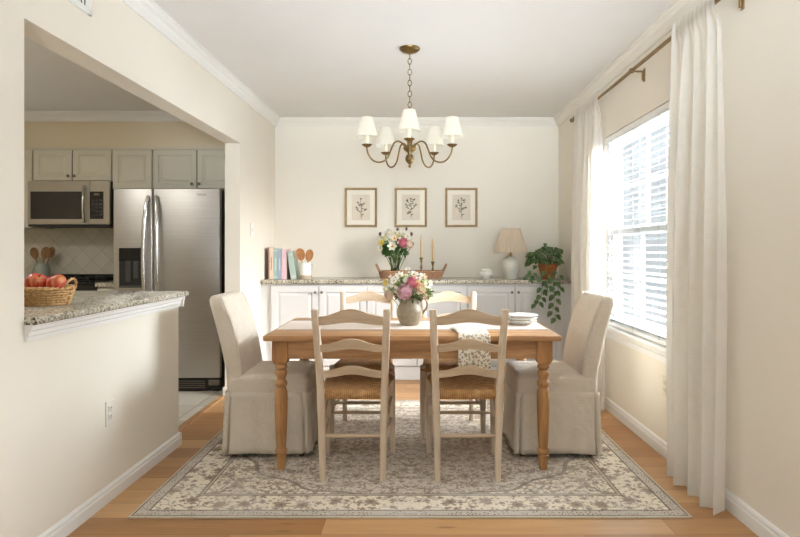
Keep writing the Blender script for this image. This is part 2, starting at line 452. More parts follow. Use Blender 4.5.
def rug_mat():
    g = G('faded_persian_rug', 0.95, 0, 0.1); co = g.coord(); x, y, z = g.xyz(co)
    hx, hy = 1.262, 1.047
    ax, ay = g.m('ABSOLUTE', x), g.m('ABSOLUTE', y)
    e = g.m('MINIMUM', hx - ax, hy - ay)
    wob = g.noise(co, 9, 3, out='Color'); wx, wy, wz = g.xyz(wob)
    v = g.vec(ax + (wx - 0.5) * 0.03, ay + (wy - 0.5) * 0.03, 0.0)
    cream, taupe, grey, dark, rust = rgb(240,228,208), rgb(176,160,142), rgb(156,146,136), rgb(124,114,106), rgb(178,150,132)
    # field ground: darker medallion in the middle, cream spandrels at the corners
    lob = (ax / 1.02) * (ax / 1.02) + (ay / 0.86) * (ay / 0.86) + g.m('COSINE', g.m('ARCTAN2', ay, ax) * 16.0) * 0.045
    med = g.smooth(lob, 0.98, 0.92)
    lob2 = (ax / 0.52) * (ax / 0.52) + (ay / 0.45) * (ay / 0.45) + g.m('COSINE', g.m('ARCTAN2', ay, ax) * 12.0) * 0.07
    med2 = g.smooth(lob2, 1.0, 0.92)
    base = g.mix(med, cream, rgb(222,209,192)); base = g.mix(med2 * 0.7, base, rgb(208,197,182))
    def motif(base, scale, R, pet, col, col2, amt, rnd=0.75):
        mk, r, rn = g.flowers(v, scale, R, pet, rnd)
        keep = g.smooth(rn, 0.15, 0.2)
        c = g.mix(mk * keep * amt, base, col)
        inner = g.smooth(r, R * 0.62, R * 0.5)
        c = g.mix(inner * keep * amt, c, col2)
        core = g.smooth(r, R * 0.26, R * 0.16)
        return g.mix(core * keep * amt, c, dark)
    vine = g.smooth(g.m('ABSOLUTE', g.noise(v, 8.5, 2) - 0.5), 0.022, 0.010)
    vine2 = g.smooth(g.m('ABSOLUTE', g.noise(g.vadd(v, (3.1, 1.7, 0.4)), 13, 1) - 0.5), 0.03, 0.012)
    field = g.mix(vine * 0.75, base, rgb(120,108,94))
    field = g.mix(vine2 * 0.55, field, rgb(206,190,166))
    field = motif(field, 7.6, 0.046, 7.0, taupe, rgb(192,172,148), 0.8)
    field = motif(field, 16.0, 0.020, 5.0, grey, rust, 0.75)
    field = motif(field, 27.0, 0.012, 4.0, rgb(126,114,102), rgb(206,190,168), 0.75, 1.0)
    field = motif(field, 42.0, 0.008, 3.0, rgb(120,106,94), rgb(212,198,176), 0.6, 1.0)
    ring = g.smooth(g.m('ABSOLUTE', lob - 0.95), 0.03, 0.015); field = g.mix(ring * 0.6, field, rgb(110,98,86))
    ring = g.smooth(g.m('ABSOLUTE', lob2 - 0.96), 0.06, 0.03); field = g.mix(ring * 0.5, field, rgb(206,190,166))
    # main border
    bor = g.mix(vine * 0.6, cream, rgb(168,154,136))
    bor = motif(bor, 7.0, 0.050, 8.0, rgb(186,170,146), rgb(160,138,116), 0.8, 0.55)
    bor = motif(bor, 15.0, 0.021, 5.0, rgb(160,146,130), rust, 0.85)
    bor = motif(bor, 28.0, 0.010, 4.0, rgb(144,132,118), rgb(168,150,132), 0.75, 1.0)
    guard = motif(rgb(204,192,178), 24.0, 0.019, 4.0, rgb(112,102,96), rgb(214,200,180), 1.0, 0.7)
    inb = g.m('GREATER_THAN', e, 0.245)
    c = g.mix(inb, bor, field)
    def band(c, lo, hi, col):
        k = g.m('MULTIPLY', g.m('GREATER_THAN', e, lo), g.m('LESS_THAN', e, hi)); return g.mix(k, c, col)
    for lo, hi in ((0.232, 0.238), (0.252, 0.257)): c = band(c, lo, hi, rgb(124,112,100))
    c = band(c, 0.238, 0.252, rgb(196,180,158))
    c = band(c, 0.015, 0.07, guard)
    for lo, hi in ((0.012, 0.019), (0.066, 0.074)): c = band(c, lo, hi, rgb(118,108,98))
    c = band(c, -1, 0.012, rgb(206,192,168))
    # wear
    wear = g.noise(co, 3.2, 5, 0.7); fine = g.noise(co, 90, 3, 0.7)
    c = g.mix(g.smooth(wear, 0.42, 0.72) * 0.45, c, rgb(218,208,196))
    c = g.mix(g.smooth(fine, 0.5, 0.7) * 0.28, c, rgb(122,110,98))
    g.color(c); g.bump(fine, 0.4, 0.004)
    return g.mat
M['rug'] = rug_mat()

def napkin_mat():
    g = G('floral_print_cotton', 0.9, 0, 0.15); co = g.coord('UV'); x, y, z = g.xyz(co)
    v = g.vec(x, y, 0.0)
    c = g.mix(g.noise(co, 20, 2), rgb(236,228,210), rgb(244,238,224))
    for sc, R, p, col, col2 in ((34, 0.0105, 5.0, rgb(160,124,104), rgb(206,172,140)), (46, 0.0075, 4.0, rgb(132,126,124), rgb(170,160,150)), (60, 0.0055, 3.0, rgb(150,148,116), rgb(180,154,128))):
        mk, r, rn = g.flowers(v, sc, R, p, 1.0)
        keep = g.smooth(rn, 0.2, 0.25)
        c = g.mix(mk * keep * 0.9, c, col); c = g.mix(g.smooth(r, R*0.45, R*0.3) * keep, c, col2)
    g.color(c)
    return g.mat
M['napkin'] = napkin_mat()

def sheer():
    g = G('sheer_white_linen', 0.9); nt = g.nt
    co = g.coord(); x, y, z = g.xyz(co)
    thr = g.m('SINE', z * 900.0) * 0.5 + g.noise(g.vscale(co, (8, 8, 300)), 2, 2)
    col = g.mix(g.noise(co, 30, 3), rgb(246,243,236), rgb(252,250,246))
    dif = g.n('ShaderNodeBsdfDiffuse'); tr = g.n('ShaderNodeBsdfTranslucent'); tp = g.n('ShaderNodeBsdfTransparent')
    g.link(col, dif.inputs[0]); g.link(col, tr.inputs[0])
    m1 = g.n('ShaderNodeMixShader'); m1.inputs[0].default_value = 0.65; nt.links.new(dif.outputs[0], m1.inputs[1]); nt.links.new(tr.outputs[0], m1.inputs[2])
    m2 = g.n('ShaderNodeMixShader'); g.link(thr * 0.06 + 0.09, m2.inputs[0]); nt.links.new(m1.outputs[0], m2.inputs[1]); nt.links.new(tp.outputs[0], m2.inputs[2])
    nt.links.new(m2.outputs[0], g.out.inputs[0])
    return g.mat
M['sheer'] = sheer()
def fabric_glow(name, col, t=0.4):
    g = G(name, 0.9); nt = g.nt; co = g.coord()
    c = g.mix(g.noise(co, 25, 3), tuple(v*0.94 for v in col), col)
    dif = g.n('ShaderNodeBsdfDiffuse'); tr = g.n('ShaderNodeBsdfTranslucent'); g.link(c, dif.inputs[0]); g.link(c, tr.inputs[0])
    m1 = g.n('ShaderNodeMixShader'); m1.inputs[0].default_value = t; nt.links.new(dif.outputs[0], m1.inputs[1]); nt.links.new(tr.outputs[0], m1.inputs[2])
    nt.links.new(m1.outputs[0], g.out.inputs[0]); return g.mat
M['blind'] = fabric_glow('white_blind_slat', rgb(176,176,174), 0.08)
M['shade'] = fabric_glow('cream_shade_fabric', rgb(244,238,222), 0.35)
M['lampshade'] = fabric_glow('pleated_beige_shade', rgb(234,218,196), 0.35)
def glass(name, tint=(1,1,1), fr=0.12):
    g = G(name); nt = g.nt
    tp = g.n('ShaderNodeBsdfTransparent'); tp.inputs[0].default_value = (*tint, 1)
    gl = g.n('ShaderNodeBsdfGlossy'); gl.inputs['Roughness'].default_value = 0.02
    lw = g.n('ShaderNodeLayerWeight'); lw.inputs[0].default_value = 0.35
    m1 = g.n('ShaderNodeMixShader'); g.link(S(g, lw.outputs['Fresnel']) * fr + 0.03, m1.inputs[0])
    nt.links.new(tp.outputs[0], m1.inputs[1]); nt.links.new(gl.outputs[0], m1.inputs[2]); nt.links.new(m1.outputs[0], g.out.inputs[0]); return g.mat
M['glass'] = glass('window_glass')
for k_, c_ in (('pink',(252,216,224)),('rose',(236,154,166)),('peach',(250,222,184)),('yellow',(236,214,120)),('white',(248,245,234)),('cream',(248,230,208)),('lime',(222,218,150))): M[k_] = fabric_glow(k_ + '_petal', rgb(*c_), 0.4)
M['vase'] = glass('vase_glass', (0.93,0.96,0.93), 0.8)

# ================================================================== ROOM SHELL
YB = 6.08; XR = 1.455; ZC = 2.53; Y0 = -2.3; TH = 0.125; KX = -4.3; KB = 5.82; ZK = 2.46
OY0, OY1, OZ = 2.27, 4.93, 2.078; HWY = 3.695; HWZ = 0.912
struct(MB().box(-1.58, 1.75, Y0, YB+0.12, -0.06, 0).build('floor', M['oak'], origin=(0,0,0)))
struct(MB().box(KX-0.1, -1.58, 0.4, KB+0.1, -0.06, 0.0).build('floor_kitchen', M['tile'], origin=(0,0,0)))
struct(MB().box(-1.60, -1.555, OY0, OY1+0.02, -0.002, 0.008, 0.003).build('trim_threshold', M['oak'], origin=(0,0,0)))
struct(MB().box(-1.62, XR+0.16, Y0, YB+0.12, ZC, ZC+0.1).build('ceiling', M['ceil'], origin=(0,0,0)))
struct(MB().box(KX-0.1, -1.60, 0.4, KB+0.1, ZK, ZK+0.1).build('ceiling_kitchen', M['ceil'], origin=(0,0,0)))
struct(MB().box(-1.62, XR+0.16, YB, YB+0.12, 0, ZC).build('wall_back', M['wall'], origin=(0,0,0)))
w = MB()
w.box(-TH, 0, Y0, OY0, 0, ZC); w.box(-TH, 0, OY0, OY1, OZ, ZC); w.box(-TH, 0, OY1, YB, 0, ZC)
struct(w.leftwall().build('wall_left', M['wall'], origin=(0,0,0)))
struct(MB().box(-TH, 0, OY0, HWY, 0, HWZ).leftwall().build('wall_half_height', M['wall'], origin=(0,0,0)))
WY0, WY1, WZ0, WZ1 = 3.40, 4.62, 0.63, 2.06
w = MB(); wt = 0.14
w.box(XR, XR+wt, Y0, WY0, 0, ZC); w.box(XR, XR+wt, WY1, YB, 0, ZC); w.box(XR, XR+wt, WY0, WY1, 0, WZ0); w.box(XR, XR+wt, WY0, WY1, WZ1, ZC)
struct(w.build('wall_right', M['wall'], origin=(0,0,0)))
# kitchen
struct(MB().box(KX-0.1, -1.56, KB, KB+0.1, 0, ZK).build('wall_kitchen_back', M['wallk'], origin=(0,0,0)))
struct(MB().box(KX-0.1, KX, 0.4, KB, 0, ZK).build('wall_kitchen_left', M['wallk'], origin=(0,0,0)))
struct(MB().box(KX-0.1, -1.63, 0.3, 0.4, 0, ZK).build('wall_kitchen_front', M['wallk'], origin=(0,0,0)))
struct(MB().box(KX, -1.56, 5.49, KB, 2.125, ZK).build('wall_kitchen_soffit', M['wallk'], origin=(0,0,0)))
struct(MB().box(KX, -2.555, KB-0.012, KB, 0.90, 1.75).build('wall_kitchen_backsplash', M['splash'], origin=(0,0,0)))
cp = [(0,0),(0.012,0),(0.014,0.012),(0.028,0.024),(0.036,0.044),(0.052,0.056),(0.056,0.07),(0.066,0.074),(0.066,0.085),(0,0.085)]   # crown profile (out, up)
def crown(kind, a, b, zc=ZC):
    m = MB()
    if kind == 'left': m.prism([(u, zc-0.085+v) for u, v in cp], a, b, 'Y').leftwall()
    if kind == 'right': m.prism([(XR-u, zc-0.085+v) for u, v in cp], a, b, 'Y')
    if kind == 'back': m.prism([(YB-u, zc-0.085+v) for u, v in cp], a, b, 'X')
    if kind == 'kitchen': m.prism([(5.49-u, zc-0.085+v) for u, v in cp], a, b, 'X')
    return m
struct(crown('left', Y0, YB).build('trim_crown_left', M['trim'], smooth=30, origin=(0,0,0)))
struct(crown('right', Y0, YB).build('trim_crown_right', M['crown'], smooth=30, origin=(0,0,0)))
struct(crown('back', xl(YB), XR).build('trim_crown_back', M['crown'], smooth=30, origin=(0,0,0)))
struct(crown('kitchen', KX, -1.57, ZK).build('trim_crown_kitchen', M['trim'], smooth=30, origin=(0,0,0)))
bp = [(0,0),(0.016,0),(0.016,0.055),(0.011,0.063),(0.012,0.072),(0.007,0.082),(0,0.086)]
def base(a, b, side):
    m = MB()
    if side == 'L': m.prism([(u, v*0.9) for u, v in bp], a, b, 'Y').leftwall()
    else: m.prism([(XR-u, v) for u, v in bp], a, b, 'Y')
    return m
m = base(Y0, HWY+0.014, 'L')
m2 = MB().box(-TH, 0.014, HWY, HWY+0.014, 0, 0.072).leftwall()
m.join(m2.bm)
struct(m.build('baseboard_left', M['trim'], smooth=30, origin=(0,0,0)))
m = base(OY1-0.012, YB, 'L'); m2 = MB().box(-TH-0.012, 0.014, OY1-0.014, OY1, 0, 0.076).leftwall(); m.join(m2.bm)
struct(m.build('baseboard_pier', M['trim'], smooth=30, origin=(0,0,0)))
struct(base(Y0, YB, 'R').build('baseboard_right', M['trim'], smooth=30, origin=(0,0,0)))
# moulding under the peninsula worktop
pm = [(0,HWZ-0.060),(0.008,HWZ-0.060),(0.010,HWZ-0.044),(0.015,HWZ-0.040),(0.017,HWZ-0.024),(0.024,HWZ-0.018),(0.026,HWZ-0.006),(0.03,HWZ-0.003),(0.03,HWZ+0.003),(0,HWZ+0.003)]
m = MB().prism(pm, OY0+0.002, HWY+0.03, 'Y').leftwall()
m2 = MB().prism([(HWY+u, v) for u, v in pm], -TH, 0.03, 'X').leftwall(); m.join(m2.bm)
struct(m.build('trim_worktop_moulding', M['trim'], smooth=30, origin=(0,0,0)))

# window
win = struct(bpy.data.objects.new('window_1', None)); C.objects.link(win); win.location = (XR, 4.01, WZ0)
m = MB()
for a, b in ((WY0, WY0+0.03), (WY1-0.03, WY1)): m.box(XR+0.03, XR+0.13, a, b, WZ0, WZ1)
m.box(XR+0.03, XR+0.13, WY0, WY1, WZ1-0.03, WZ1); m.box(XR+0.03, XR+0.13, WY0, WY1, WZ0, WZ0+0.03)
m.build('window_frame', M['sash'], win)
def sash(x, z0, z1, nm):
    m = MB(); a, b = WY0+0.03, WY1-0.03
    for y0, y1 in ((a, a+0.045), (b-0.045, b)): m.box(x, x+0.03, y0, y1, z0, z1, 0.004, 1)
    m.box(x+0.0005, x+0.0295, a+0.001, b-0.001, z0, z0+0.05, 0.004, 1); m.box(x+0.0005, x+0.0295, a+0.001, b-0.001, z1-0.045, z1, 0.004, 1)
    m.box(x+0.006, x+0.024, 4.0, 4.022, z0+0.01, z1-0.01)
    m.box(x+0.007, x+0.023, a+0.01, b-0.01, (z0+z1)/2-0.011, (z0+z1)/2+0.011)
    s_ = m.build('window_sash', M['sash'], win)
    MB().box(x+0.013, x+0.017, a+0.04, b-0.04, z0+0.04, z1-0.04).build('window_glass', M['glass'], s_)
sash(XR+0.052, WZ0+0.03, 1.355, 'lower'); sash(XR+0.088, 1.31, WZ1-0.03, 'upper')
MB().box(XR-0.03, XR+0.05, WY0-0.05, WY1+0.05, WZ0-0.022, WZ0+0.002, 0.005).build('window_sill', M['trim'], win)
MB().prism([(XR-0.014, WZ0-0.085), (XR, WZ0-0.085), (XR, WZ0-0.022), (XR-0.02, WZ0-0.022), (XR-0.018, WZ0-0.04), (XR-0.012, WZ0-0.05)], WY0-0.03, WY1+0.03, 'Y').build('window_apron', M['trim'], win)

# blind
bl = thing('venetian_blind', 'white horizontal slat blind, open, inside the window on the right wall', 'blind', (XR+0.02, 4.01, WZ0+0.005))
MB().box(XR+0.002, XR+0.045, WY0+0.006, WY1-0.006, WZ1-0.05, WZ1-0.004, 0.004).build('headrail', M['trim'], bl)
m = MB(); nsl = 30; zb, zt = WZ0+0.035, WZ1-0.075
for i in range(nsl):
    z = lerp(zb+0.03, zt, i/(nsl-1)); t = math.radians(12)
    def fs(u, v, z=z, t=t):
        a = (u - 0.5) * 0.046; return Vector((XR+0.024 + a*math.cos(t), lerp(WY0+0.012, WY1-0.012, v), z + a*math.sin(t) + 0.003*(1-(2*u-1)**2)))
    m.grid(fs, 4, 1)
m.build('slat_stack', M['blind'], bl, smooth=60)
MB().box(XR+0.004, XR+0.042, WY0+0.01, WY1-0.01, zb-0.026, zb, 0.004).build('bottom_rail', M['trim'], bl)
for y in (3.58, 4.01, 4.44):
    m = MB()
    for x in (XR+0.001, XR+0.047): m.tube([(x, y, zb-0.01), (x, y, WZ1-0.05)], 0.0014, 5)
    m.build('ladder_cord', M['blind'], bl)

# ================================================================== CURTAINS
RX, RZ = 1.372, 2.335
rod = thing('curtain_rod', 'slim brass curtain rod above the window', 'curtain rod', (RX, 3.95, RZ))
MB().tube([(RX, 2.66, RZ), (RX, 4.2, RZ)], 0.0115, 12).tube([(RX, 4.0, RZ), (RX, 5.22, RZ)], 0.0095, 12).build('rod', M['bronze'], rod, smooth=40)
for y in (2.66, 5.22):
    s_ = -1 if y < 4 else 1
    MB().lathe([(0.0, 0), (0.014, 0.003), (0.016, 0.012), (0.010, 0.02), (0.019, 0.032), (0.016, 0.046), (0.0, 0.055)], m=Matrix.Translation((RX, y, RZ)) @ Matrix.Rotation(-s_*PI/2, 4, 'X'), seg=14).build('finial', M['bronze'], rod, smooth=40)
for y in (2.66, 3.80, 5.16):
    m = MB().tube([(RX, y, RZ), (RX+0.03, y, RZ-0.004), (XR-0.006, y, RZ-0.004)], 0.006, 8)
    m.tube([(XR-0.012, y, RZ), (XR-0.012, y, RZ-0.06)], 0.008, 8); m.box(XR-0.006, XR, y-0.012, y+0.012, RZ-0.07, RZ+0.015, 0.002)
    m.ring((RX, y, RZ), 0.0135, 0.004, 'Y', n=14)
    m.build('bracket', M['bronze'], rod, smooth=40)
def curtain(y0, y1, xb, folds, seed, label):
    rnd = random.Random(seed)
    ph = [rnd.uniform(-0.9, 0.9) for _ in range(folds+3)]; am = [rnd.uniform(0.55, 1.25) for _ in range(folds+3)]
    zt, zb = RZ+0.05, 0.012
    def sm(t): t = max(0, min(1, t)); return t*t*(3-2*t)
    def f(u, v):
        t = v; k = u * folds; i = int(min(k, folds-1)); fr = sm(k - i)
        a = lerp(am[i], am[i+1], fr); p = lerp(ph[i], ph[i+1], fr)
        A = lerp(0.026, 0.046, sm(t*1.4)) * a
        wv = math.sin(2*PI*k + p*(0.4+1.3*t)) + 0.22*math.sin(4*PI*k + 2*p + 1)
        # tight gathers near the heading die away downwards
        g = math.exp(-t*9.0); wv2 = math.sin(2*PI*k*2.6 + p)
        spread = lerp(0.90, 1.0, sm(t*1.3))
        y = (y0+y1)/2 + (u-0.5)*(y1-y0)*spread + 0.010*math.sin(4*PI*k + p)*t
        x = xb + A*wv*(1-0.75*g) + 0.010*g*wv2 + 0.008*math.sin(5*u+3*t)
        q = abs(v*(zt-zb) - 0.05)
        x = min(x, lerp(RX-0.016, x, sm(q/0.12)))          # runs over the front of the rod
        return Vector((min(x, XR-0.004), y, lerp(zt, zb, v) + 0.004*math.sin(2*PI*k)*t))
    m = MB().grid(f, folds*20, 56)
    t = thing('sheer_curtain', label, 'curtain', ((xb), (y0+y1)/2, 0.0), 0, 'sheer curtains at the window')
    m.build('curtain_panel', M['sheer'], t, smooth=180)
    def fh(u, v):
        p = f(u, lerp(0.955, 1.0, v)); return p + Vector((-0.0025, 0, -0.001))
    MB().grid(fh, folds*20, 3).build('bottom_hem', M['sheer'], t, smooth=180)
    return t
curtain(2.69, 3.20, 1.372, 4, 3, 'near sheer white curtain hanging full length beside the bare right wall')
curtain(4.42, 5.14, 1.372, 5, 9, 'far sheer white curtain between the window and the room corner')

# ================================================================== RUG
o = MB().box(-1.2625, 1.2625, -1.047, 1.047, 0, 0.009, 0.004).move(Matrix.Translation((-0.0225, 3.724, 0.0))).build('area_rug', M['rug'], origin=(-0.0225, 3.724, 0.0))
tag(o, 'large faded beige and grey floral rug under the dining table', 'rug')
RG = 0.009

# ================================================================== DINING TABLE
TX, TY0, TY1, TZ = -0.015, 3.18, 4.045, 0.745
HX = 0.793
tb = thing('dining_table', 'honey pine farmhouse dining table with four turned legs', 'dining table', (TX, (TY0+TY1)/2, RG))
m = MB()
m.box(TX-HX, TX+HX, TY0, TY1, TZ-0.03, TZ, 0.007, 2)
m.build('tabletop', M['pine'], tb, smooth=40)
ly0, ly1 = 3.265, 3.96; lx0, lx1 = TX-0.713, TX+0.713
for y in (ly0-0.025, ly1+0.003): MB().box(lx0, lx1, y, y+0.022, 0.612, TZ-0.03, 0.002).build('apron_rail', M['pine'], tb)
for x in (lx0-0.025, lx1+0.003): MB().box(x, x+0.022, ly0, ly1, 0.612, TZ-0.03, 0.002).build('apron_end', M['piney'], tb)
prof = [(0.0,RG),(0.020,RG),(0.021,0.016),(0.027,0.07),(0.0295,0.088),(0.024,0.092),(0.031,0.10),(0.0335,0.110),(0.031,0.12),(0.024,0.126),(0.0255,0.14),(0.030,0.22),(0.0335,0.32),(0.0345,0.40),(0.0335,0.43),(0.027,0.448),(0.0235,0.456),(0.031,0.463),(0.0335,0.474),(0.0325,0.484),(0.025,0.492),(0.0225,0.50),(0.026,0.513),(0.032,0.524),(0.0335,0.534),(0.030,0.545),(0.022,0.553),(0.031,0.560),(0.0335,0.568),(0.029,0.577),(0.029,0.585)]
for x in (lx0, lx1):
    for y in (ly0, ly1):
        m = MB().lathe(prof, x, y, 0, 24)
        b = 0.0415
        m.rings([[Vector((x+sx*q, y+sy*q, z)) for sx, sy in ((-1,-1),(1,-1),(1,1),(-1,1))] for q, z in ((0.026,0.58),(0.033,0.588),(b-0.002,0.603),(b,0.612),(b,TZ-0.03))])
        m.build('leg', M['pinez'], tb, smooth=45)

# ================================================================== LADDER-BACK CHAIRS
def make_chair(label, group):
    t = thing('ladder_back_chair', label, 'chair', (0,0,0), 0, group)
    def post(sx):
        pts = [(sx*0.155,0.0,0),(sx*0.158,0.002,0.2),(sx*0.163,0.0,0.42),(sx*0.166,-0.004,0.50),(sx*0.174,-0.045,0.72),(sx*0.1815,-0.091,0.886),(sx*0.1817,-0.092,0.892),(sx*0.1817,-0.092,0.893)]
        rs = []
        for i, p in enumerate(pts):
            r = [0.0155,0.018,0.0195,0.0195,0.019,0.0188,0.0178,0.0155][i]
            rs.append([Vector((p[0]+r*math.copysign(abs(math.cos(a))**0.6, math.cos(a)), p[1]+r*math.copysign(abs(math.sin(a))**0.6, math.sin(a)), p[2])) for a in [2*PI*(k+.5)/16 for k in range(16)]])
        return MB().rings(rs)
    for sx in (-1, 1): post(sx).build('back_post', M['pale'], t, smooth=50, local=True)
    for sx in (-1, 1):
        pts = [(sx*0.19,0.432,0),(sx*0.188,0.43,0.2),(sx*0.186,0.428,0.40),(sx*0.186,0.428,0.466),(sx*0.186,0.428,0.472)]
        MB().tube(pts, [0.0145,0.018,0.0195,0.0195,0.013], 14).build('leg', M['pale'], t, smooth=50, local=True)
    def px(z): return lerp(0.165, 0.182, (z-0.45)/0.45)
    def py(z): return lerp(0.0, -0.095, max(0, (z-0.48)/0.42))
    for ze, zc, zbe, zbc in ((0.857,0.897,0.812,0.828),(0.708,0.743,0.672,0.69),(0.572,0.602,0.535,0.556)):
        w = px((ze+zbe)/2) - 0.008
        def f(u, v, front=1):
            x = lerp(-w, w, u); k = (1+math.cos(PI*x/w))/2; k = k**1.2
            z = lerp(zbe + (zbc-zbe)*k, ze + (zc-ze)*k, v)
            return Vector((x, py(z) - 0.016*(1-(x/w)**2) + front*0.007, z))
        nu, nv = 22, 4
        rs = []
        for i in range(nu+1):
            u = i/nu
            rs.append([f(u, j/nv, 1) for j in range(nv+1)] + [f(u, j/nv, -1) for j in range(nv, -1, -1)])
        MB().rings(rs).build('back_slat', M['palex'], t, smooth=50, local=True)
    # rush seat: pillowy with a dip in the middle
    def fseat(u, v, top=True):
        y = lerp(-0.012, 0.452, v); w = lerp(0.163, 0.205, v); x = (2*u-1)*w
        e = min(min(u, 1-u)*2*w, min(v, 1-v)*0.464)
        rr = min(1, e/0.035); rr = math.sqrt(max(0, 1-(1-rr)**2))
        dip = 0.008*math.sin(PI*u)*math.sin(PI*v)
        cx, cy = 0.0, 0.22
        return Vector((x, y, 0.445 + rr*0.024 - dip)) if top else Vector((x, y, 0.445 - rr*0.030))
    m = MB(); m.grid(lambda u, v: fseat(u, v, True), 26, 26); m.grid(lambda u, v: fseat(u, v, False), 26, 26)
    m.build('seat', M['rush'], t, smooth=180, local=True)
    def bar(a, b, r=0.0105):
        a, b = Vector(a), Vector(b)
        return MB().tube([a, lerp(a, b, .25), lerp(a, b, .5), lerp(a, b, .75), b], [r*.75, r, r*1.05, r, r*.75], 10)
    bar((-0.157,0,0.232),(0.157,0,0.232)).build('stretcher', M['palex'], t, smooth=60, local=True)
    bar((-0.187,0.43,0.235),(0.187,0.43,0.235)).build('stretcher', M['palex'], t, smooth=60, local=True)
    for sx in (-1, 1):
        for z in (0.20, 0.325):
            bar((sx*0.158,0.0,z),(sx*0.187,0.43,z+0.005)).build('stretcher', M['palex'], t, smooth=60, local=True)
    return t
GC = 'ladder back chairs at the table'
ch = make_chair('pale ladder back rush seat chair at front of table, left of the pair', GC)
ch.location = (-0.322, 3.10, RG)
dup(ch, (0.272, 3.10, RG), 0, 'pale ladder back rush seat chair at front of table, floral cloth behind its slats')
dup(ch, (-0.332, 4.185, RG), PI, 'pale ladder back chair on far side of table, left of the flower pitcher')
dup(ch, (0.237, 4.185, RG), PI, 'pale ladder back chair on far side of table, right of the flower pitcher')

# ================================================================== SLIPCOVERED END CHAIRS
def rrect(cx, cy, hx, hy, r, z, n=6, xoff=0):
    pts = []
    for k, (sx, sy) in enumerate(((1,1),(-1,1),(-1,-1),(1,-1))):
        for i in range(n+1):
            a = PI/2*k + PI/2*i/n
            pts.append(Vector((cx + sx*(hx-r) + r*math.cos(a), cy + sy*(hy-r) + r*math.sin(a), z)))
    return pts
def make_parsons(label):
    t = thing('slipcovered_chair', label, 'chair', (0,0,0), 0, 'slipcovered chairs at the table ends')
    # backrest: rings up a leaning slab
    pr = [(0.40,0.118,0.012,0.238),(0.47,0.112,0.006,0.238),(0.52,0.106,-0.002,0.238),(0.62,0.090,-0.022,0.238),(0.72,0.066,-0.046,0.238),(0.81,0.036,-0.070,0.238),(0.878,0.006,-0.088,0.236),(0.910,-0.008,-0.094,0.232),(0.924,-0.020,-0.090,0.224),(0.931,-0.034,-0.080,0.21)]
    rs = []
    for z, xf, xb, hy in pr:
        r = min(0.03, (xf-xb)/2*0.9)
        ring = rrect((xf+xb)/2, 0, (xf-xb)/2, hy, r, z, 5)
        for p in ring: p.z -= 0.012*(abs(p.y)/0.238)**4 if z > 0.875 else 0
        rs.append(ring)
    b = MB().rings(rs).build('backrest', M['slip'], t, smooth=60, local=True)
    # welt down the edge of the back
    for sy in (-1, 1):
        MB().tube([Vector((xf-0.008, sy*(hy-0.003), z)) for z, xf, xb, hy in pr[1:-1]], 0.0035, 6).build('piping', M['slip'], b, smooth=180, local=True)
    # seat
    rs = []
    for z, d in ((0.35,0.0),(0.44,0.0),(0.462,0.004),(0.473,0.014),(0.478,0.03),(0.480,0.06)):
        rs.append(rrect(0.245, 0, 0.235-d, 0.241-d, 0.03, z, 5))
    MB().rings(rs).build('seat', M['slip'], t, smooth=60, local=True)
    # skirt with gentle waves and corner pleats
    def sk(u, v):
        z = lerp(0.375, 0.026, v)
        hx, hy, r = 0.2385+0.012*v, 0.2425+0.012*v, 0.022
        L = [2*hy, 2*hx, 2*hy, 2*hx]; tot = sum(L); s_ = (u % 1.0)*tot
        k = 0
        while k < 3 and s_ > L[k]: s_ -= L[k]; k += 1
        q = s_/L[k]-0.5
        dc = min(s_, L[k]-s_)                       # distance to a corner
        wave = 0.004*v*math.sin(q*13+k*2.1) + 0.003*v*math.sin(q*29+k)
        pl = -0.045*v**0.7*math.exp(-((dc-0.030)/0.0075)**2)
        off = wave + pl
        rc = max(0, 1-dc/r); rnd = 0.010*rc*rc
        a = [(hx, q*2*hy), (-q*2*hx, hy), (-hx, -q*2*hy), (q*2*hx, -hy)][k]
        nrm = [(1,0),(0,1),(-1,0),(0,-1)][k]
        x = a[0]+nrm[0]*(off-rnd); y = a[1]+nrm[1]*(off-rnd)
        return Vector((0.242+x, y, z + 0.003*math.sin(q*9+k)*v))
    m = MB(); nU, nV = 420, 10
    V = [[m.bm.verts.new(sk(i/nU, j/nV)) for j in range(nV+1)] for i in range(nU)]
    for i in range(nU):
        for j in range(nV):
            m.bm.faces.new((V[i][j], V[(i+1)%nU][j], V[(i+1)%nU][j+1], V[i][j+1]))
    o = m.build('skirt', M['slip'], t, smooth=50, local=True)
    sd = o.modifiers.new('thick', 'SOLIDIFY'); sd.thickness = 0.003; sd.offset = -1
    # seam between seat and skirt
    MB().rings([rrect(0.242,0,0.2395,0.2435,0.026,z,5) for z in (0.366,0.372,0.378)], cap=False).build('seam_band', M['slip'], t, smooth=60, local=True)
    for x in (0.05, 0.44):
        for y in (-0.205, 0.205):
            MB().lathe([(0.0,0),(0.014,0),(0.018,0.06),(0.02,0.35),(0,0.36)], x, y, 0, 12).build('foot', M['footw'], t, smooth=50, local=True)
    return t
M['footw'] = wood('dark_walnut', rgb(96,66,42), rgb(130,92,60), 'Z')
pc = make_parsons('oatmeal linen slipcovered chair at table end beside the refrigerator')
pc.location = (-1.095, 3.665, RG); pc.scale = (1, 0.935, 1)
dup(pc, (1.062, 3.665, RG), PI, 'oatmeal linen slipcovered chair at table end beside the window')

# ================================================================== ON THE TABLE
m = MB().box(TX-0.775, TX+0.775, 3.405, 3.845, TZ, TZ+0.003, 0.001, 1)
rn = thing('table_runner', 'long blush cream cloth runner along the dining table', 'table runner', (TX, 3.625, TZ))
m.build('runner_cloth', M['runner'], rn)
for y in (3.408, 3.842): MB().tube([(TX-0.775, y, TZ+0.002), (TX+0.775, y, TZ+0.002)], 0.0022, 6).build('edge_stitching', M['runner_edge'], rn)
TR = TZ+0.003
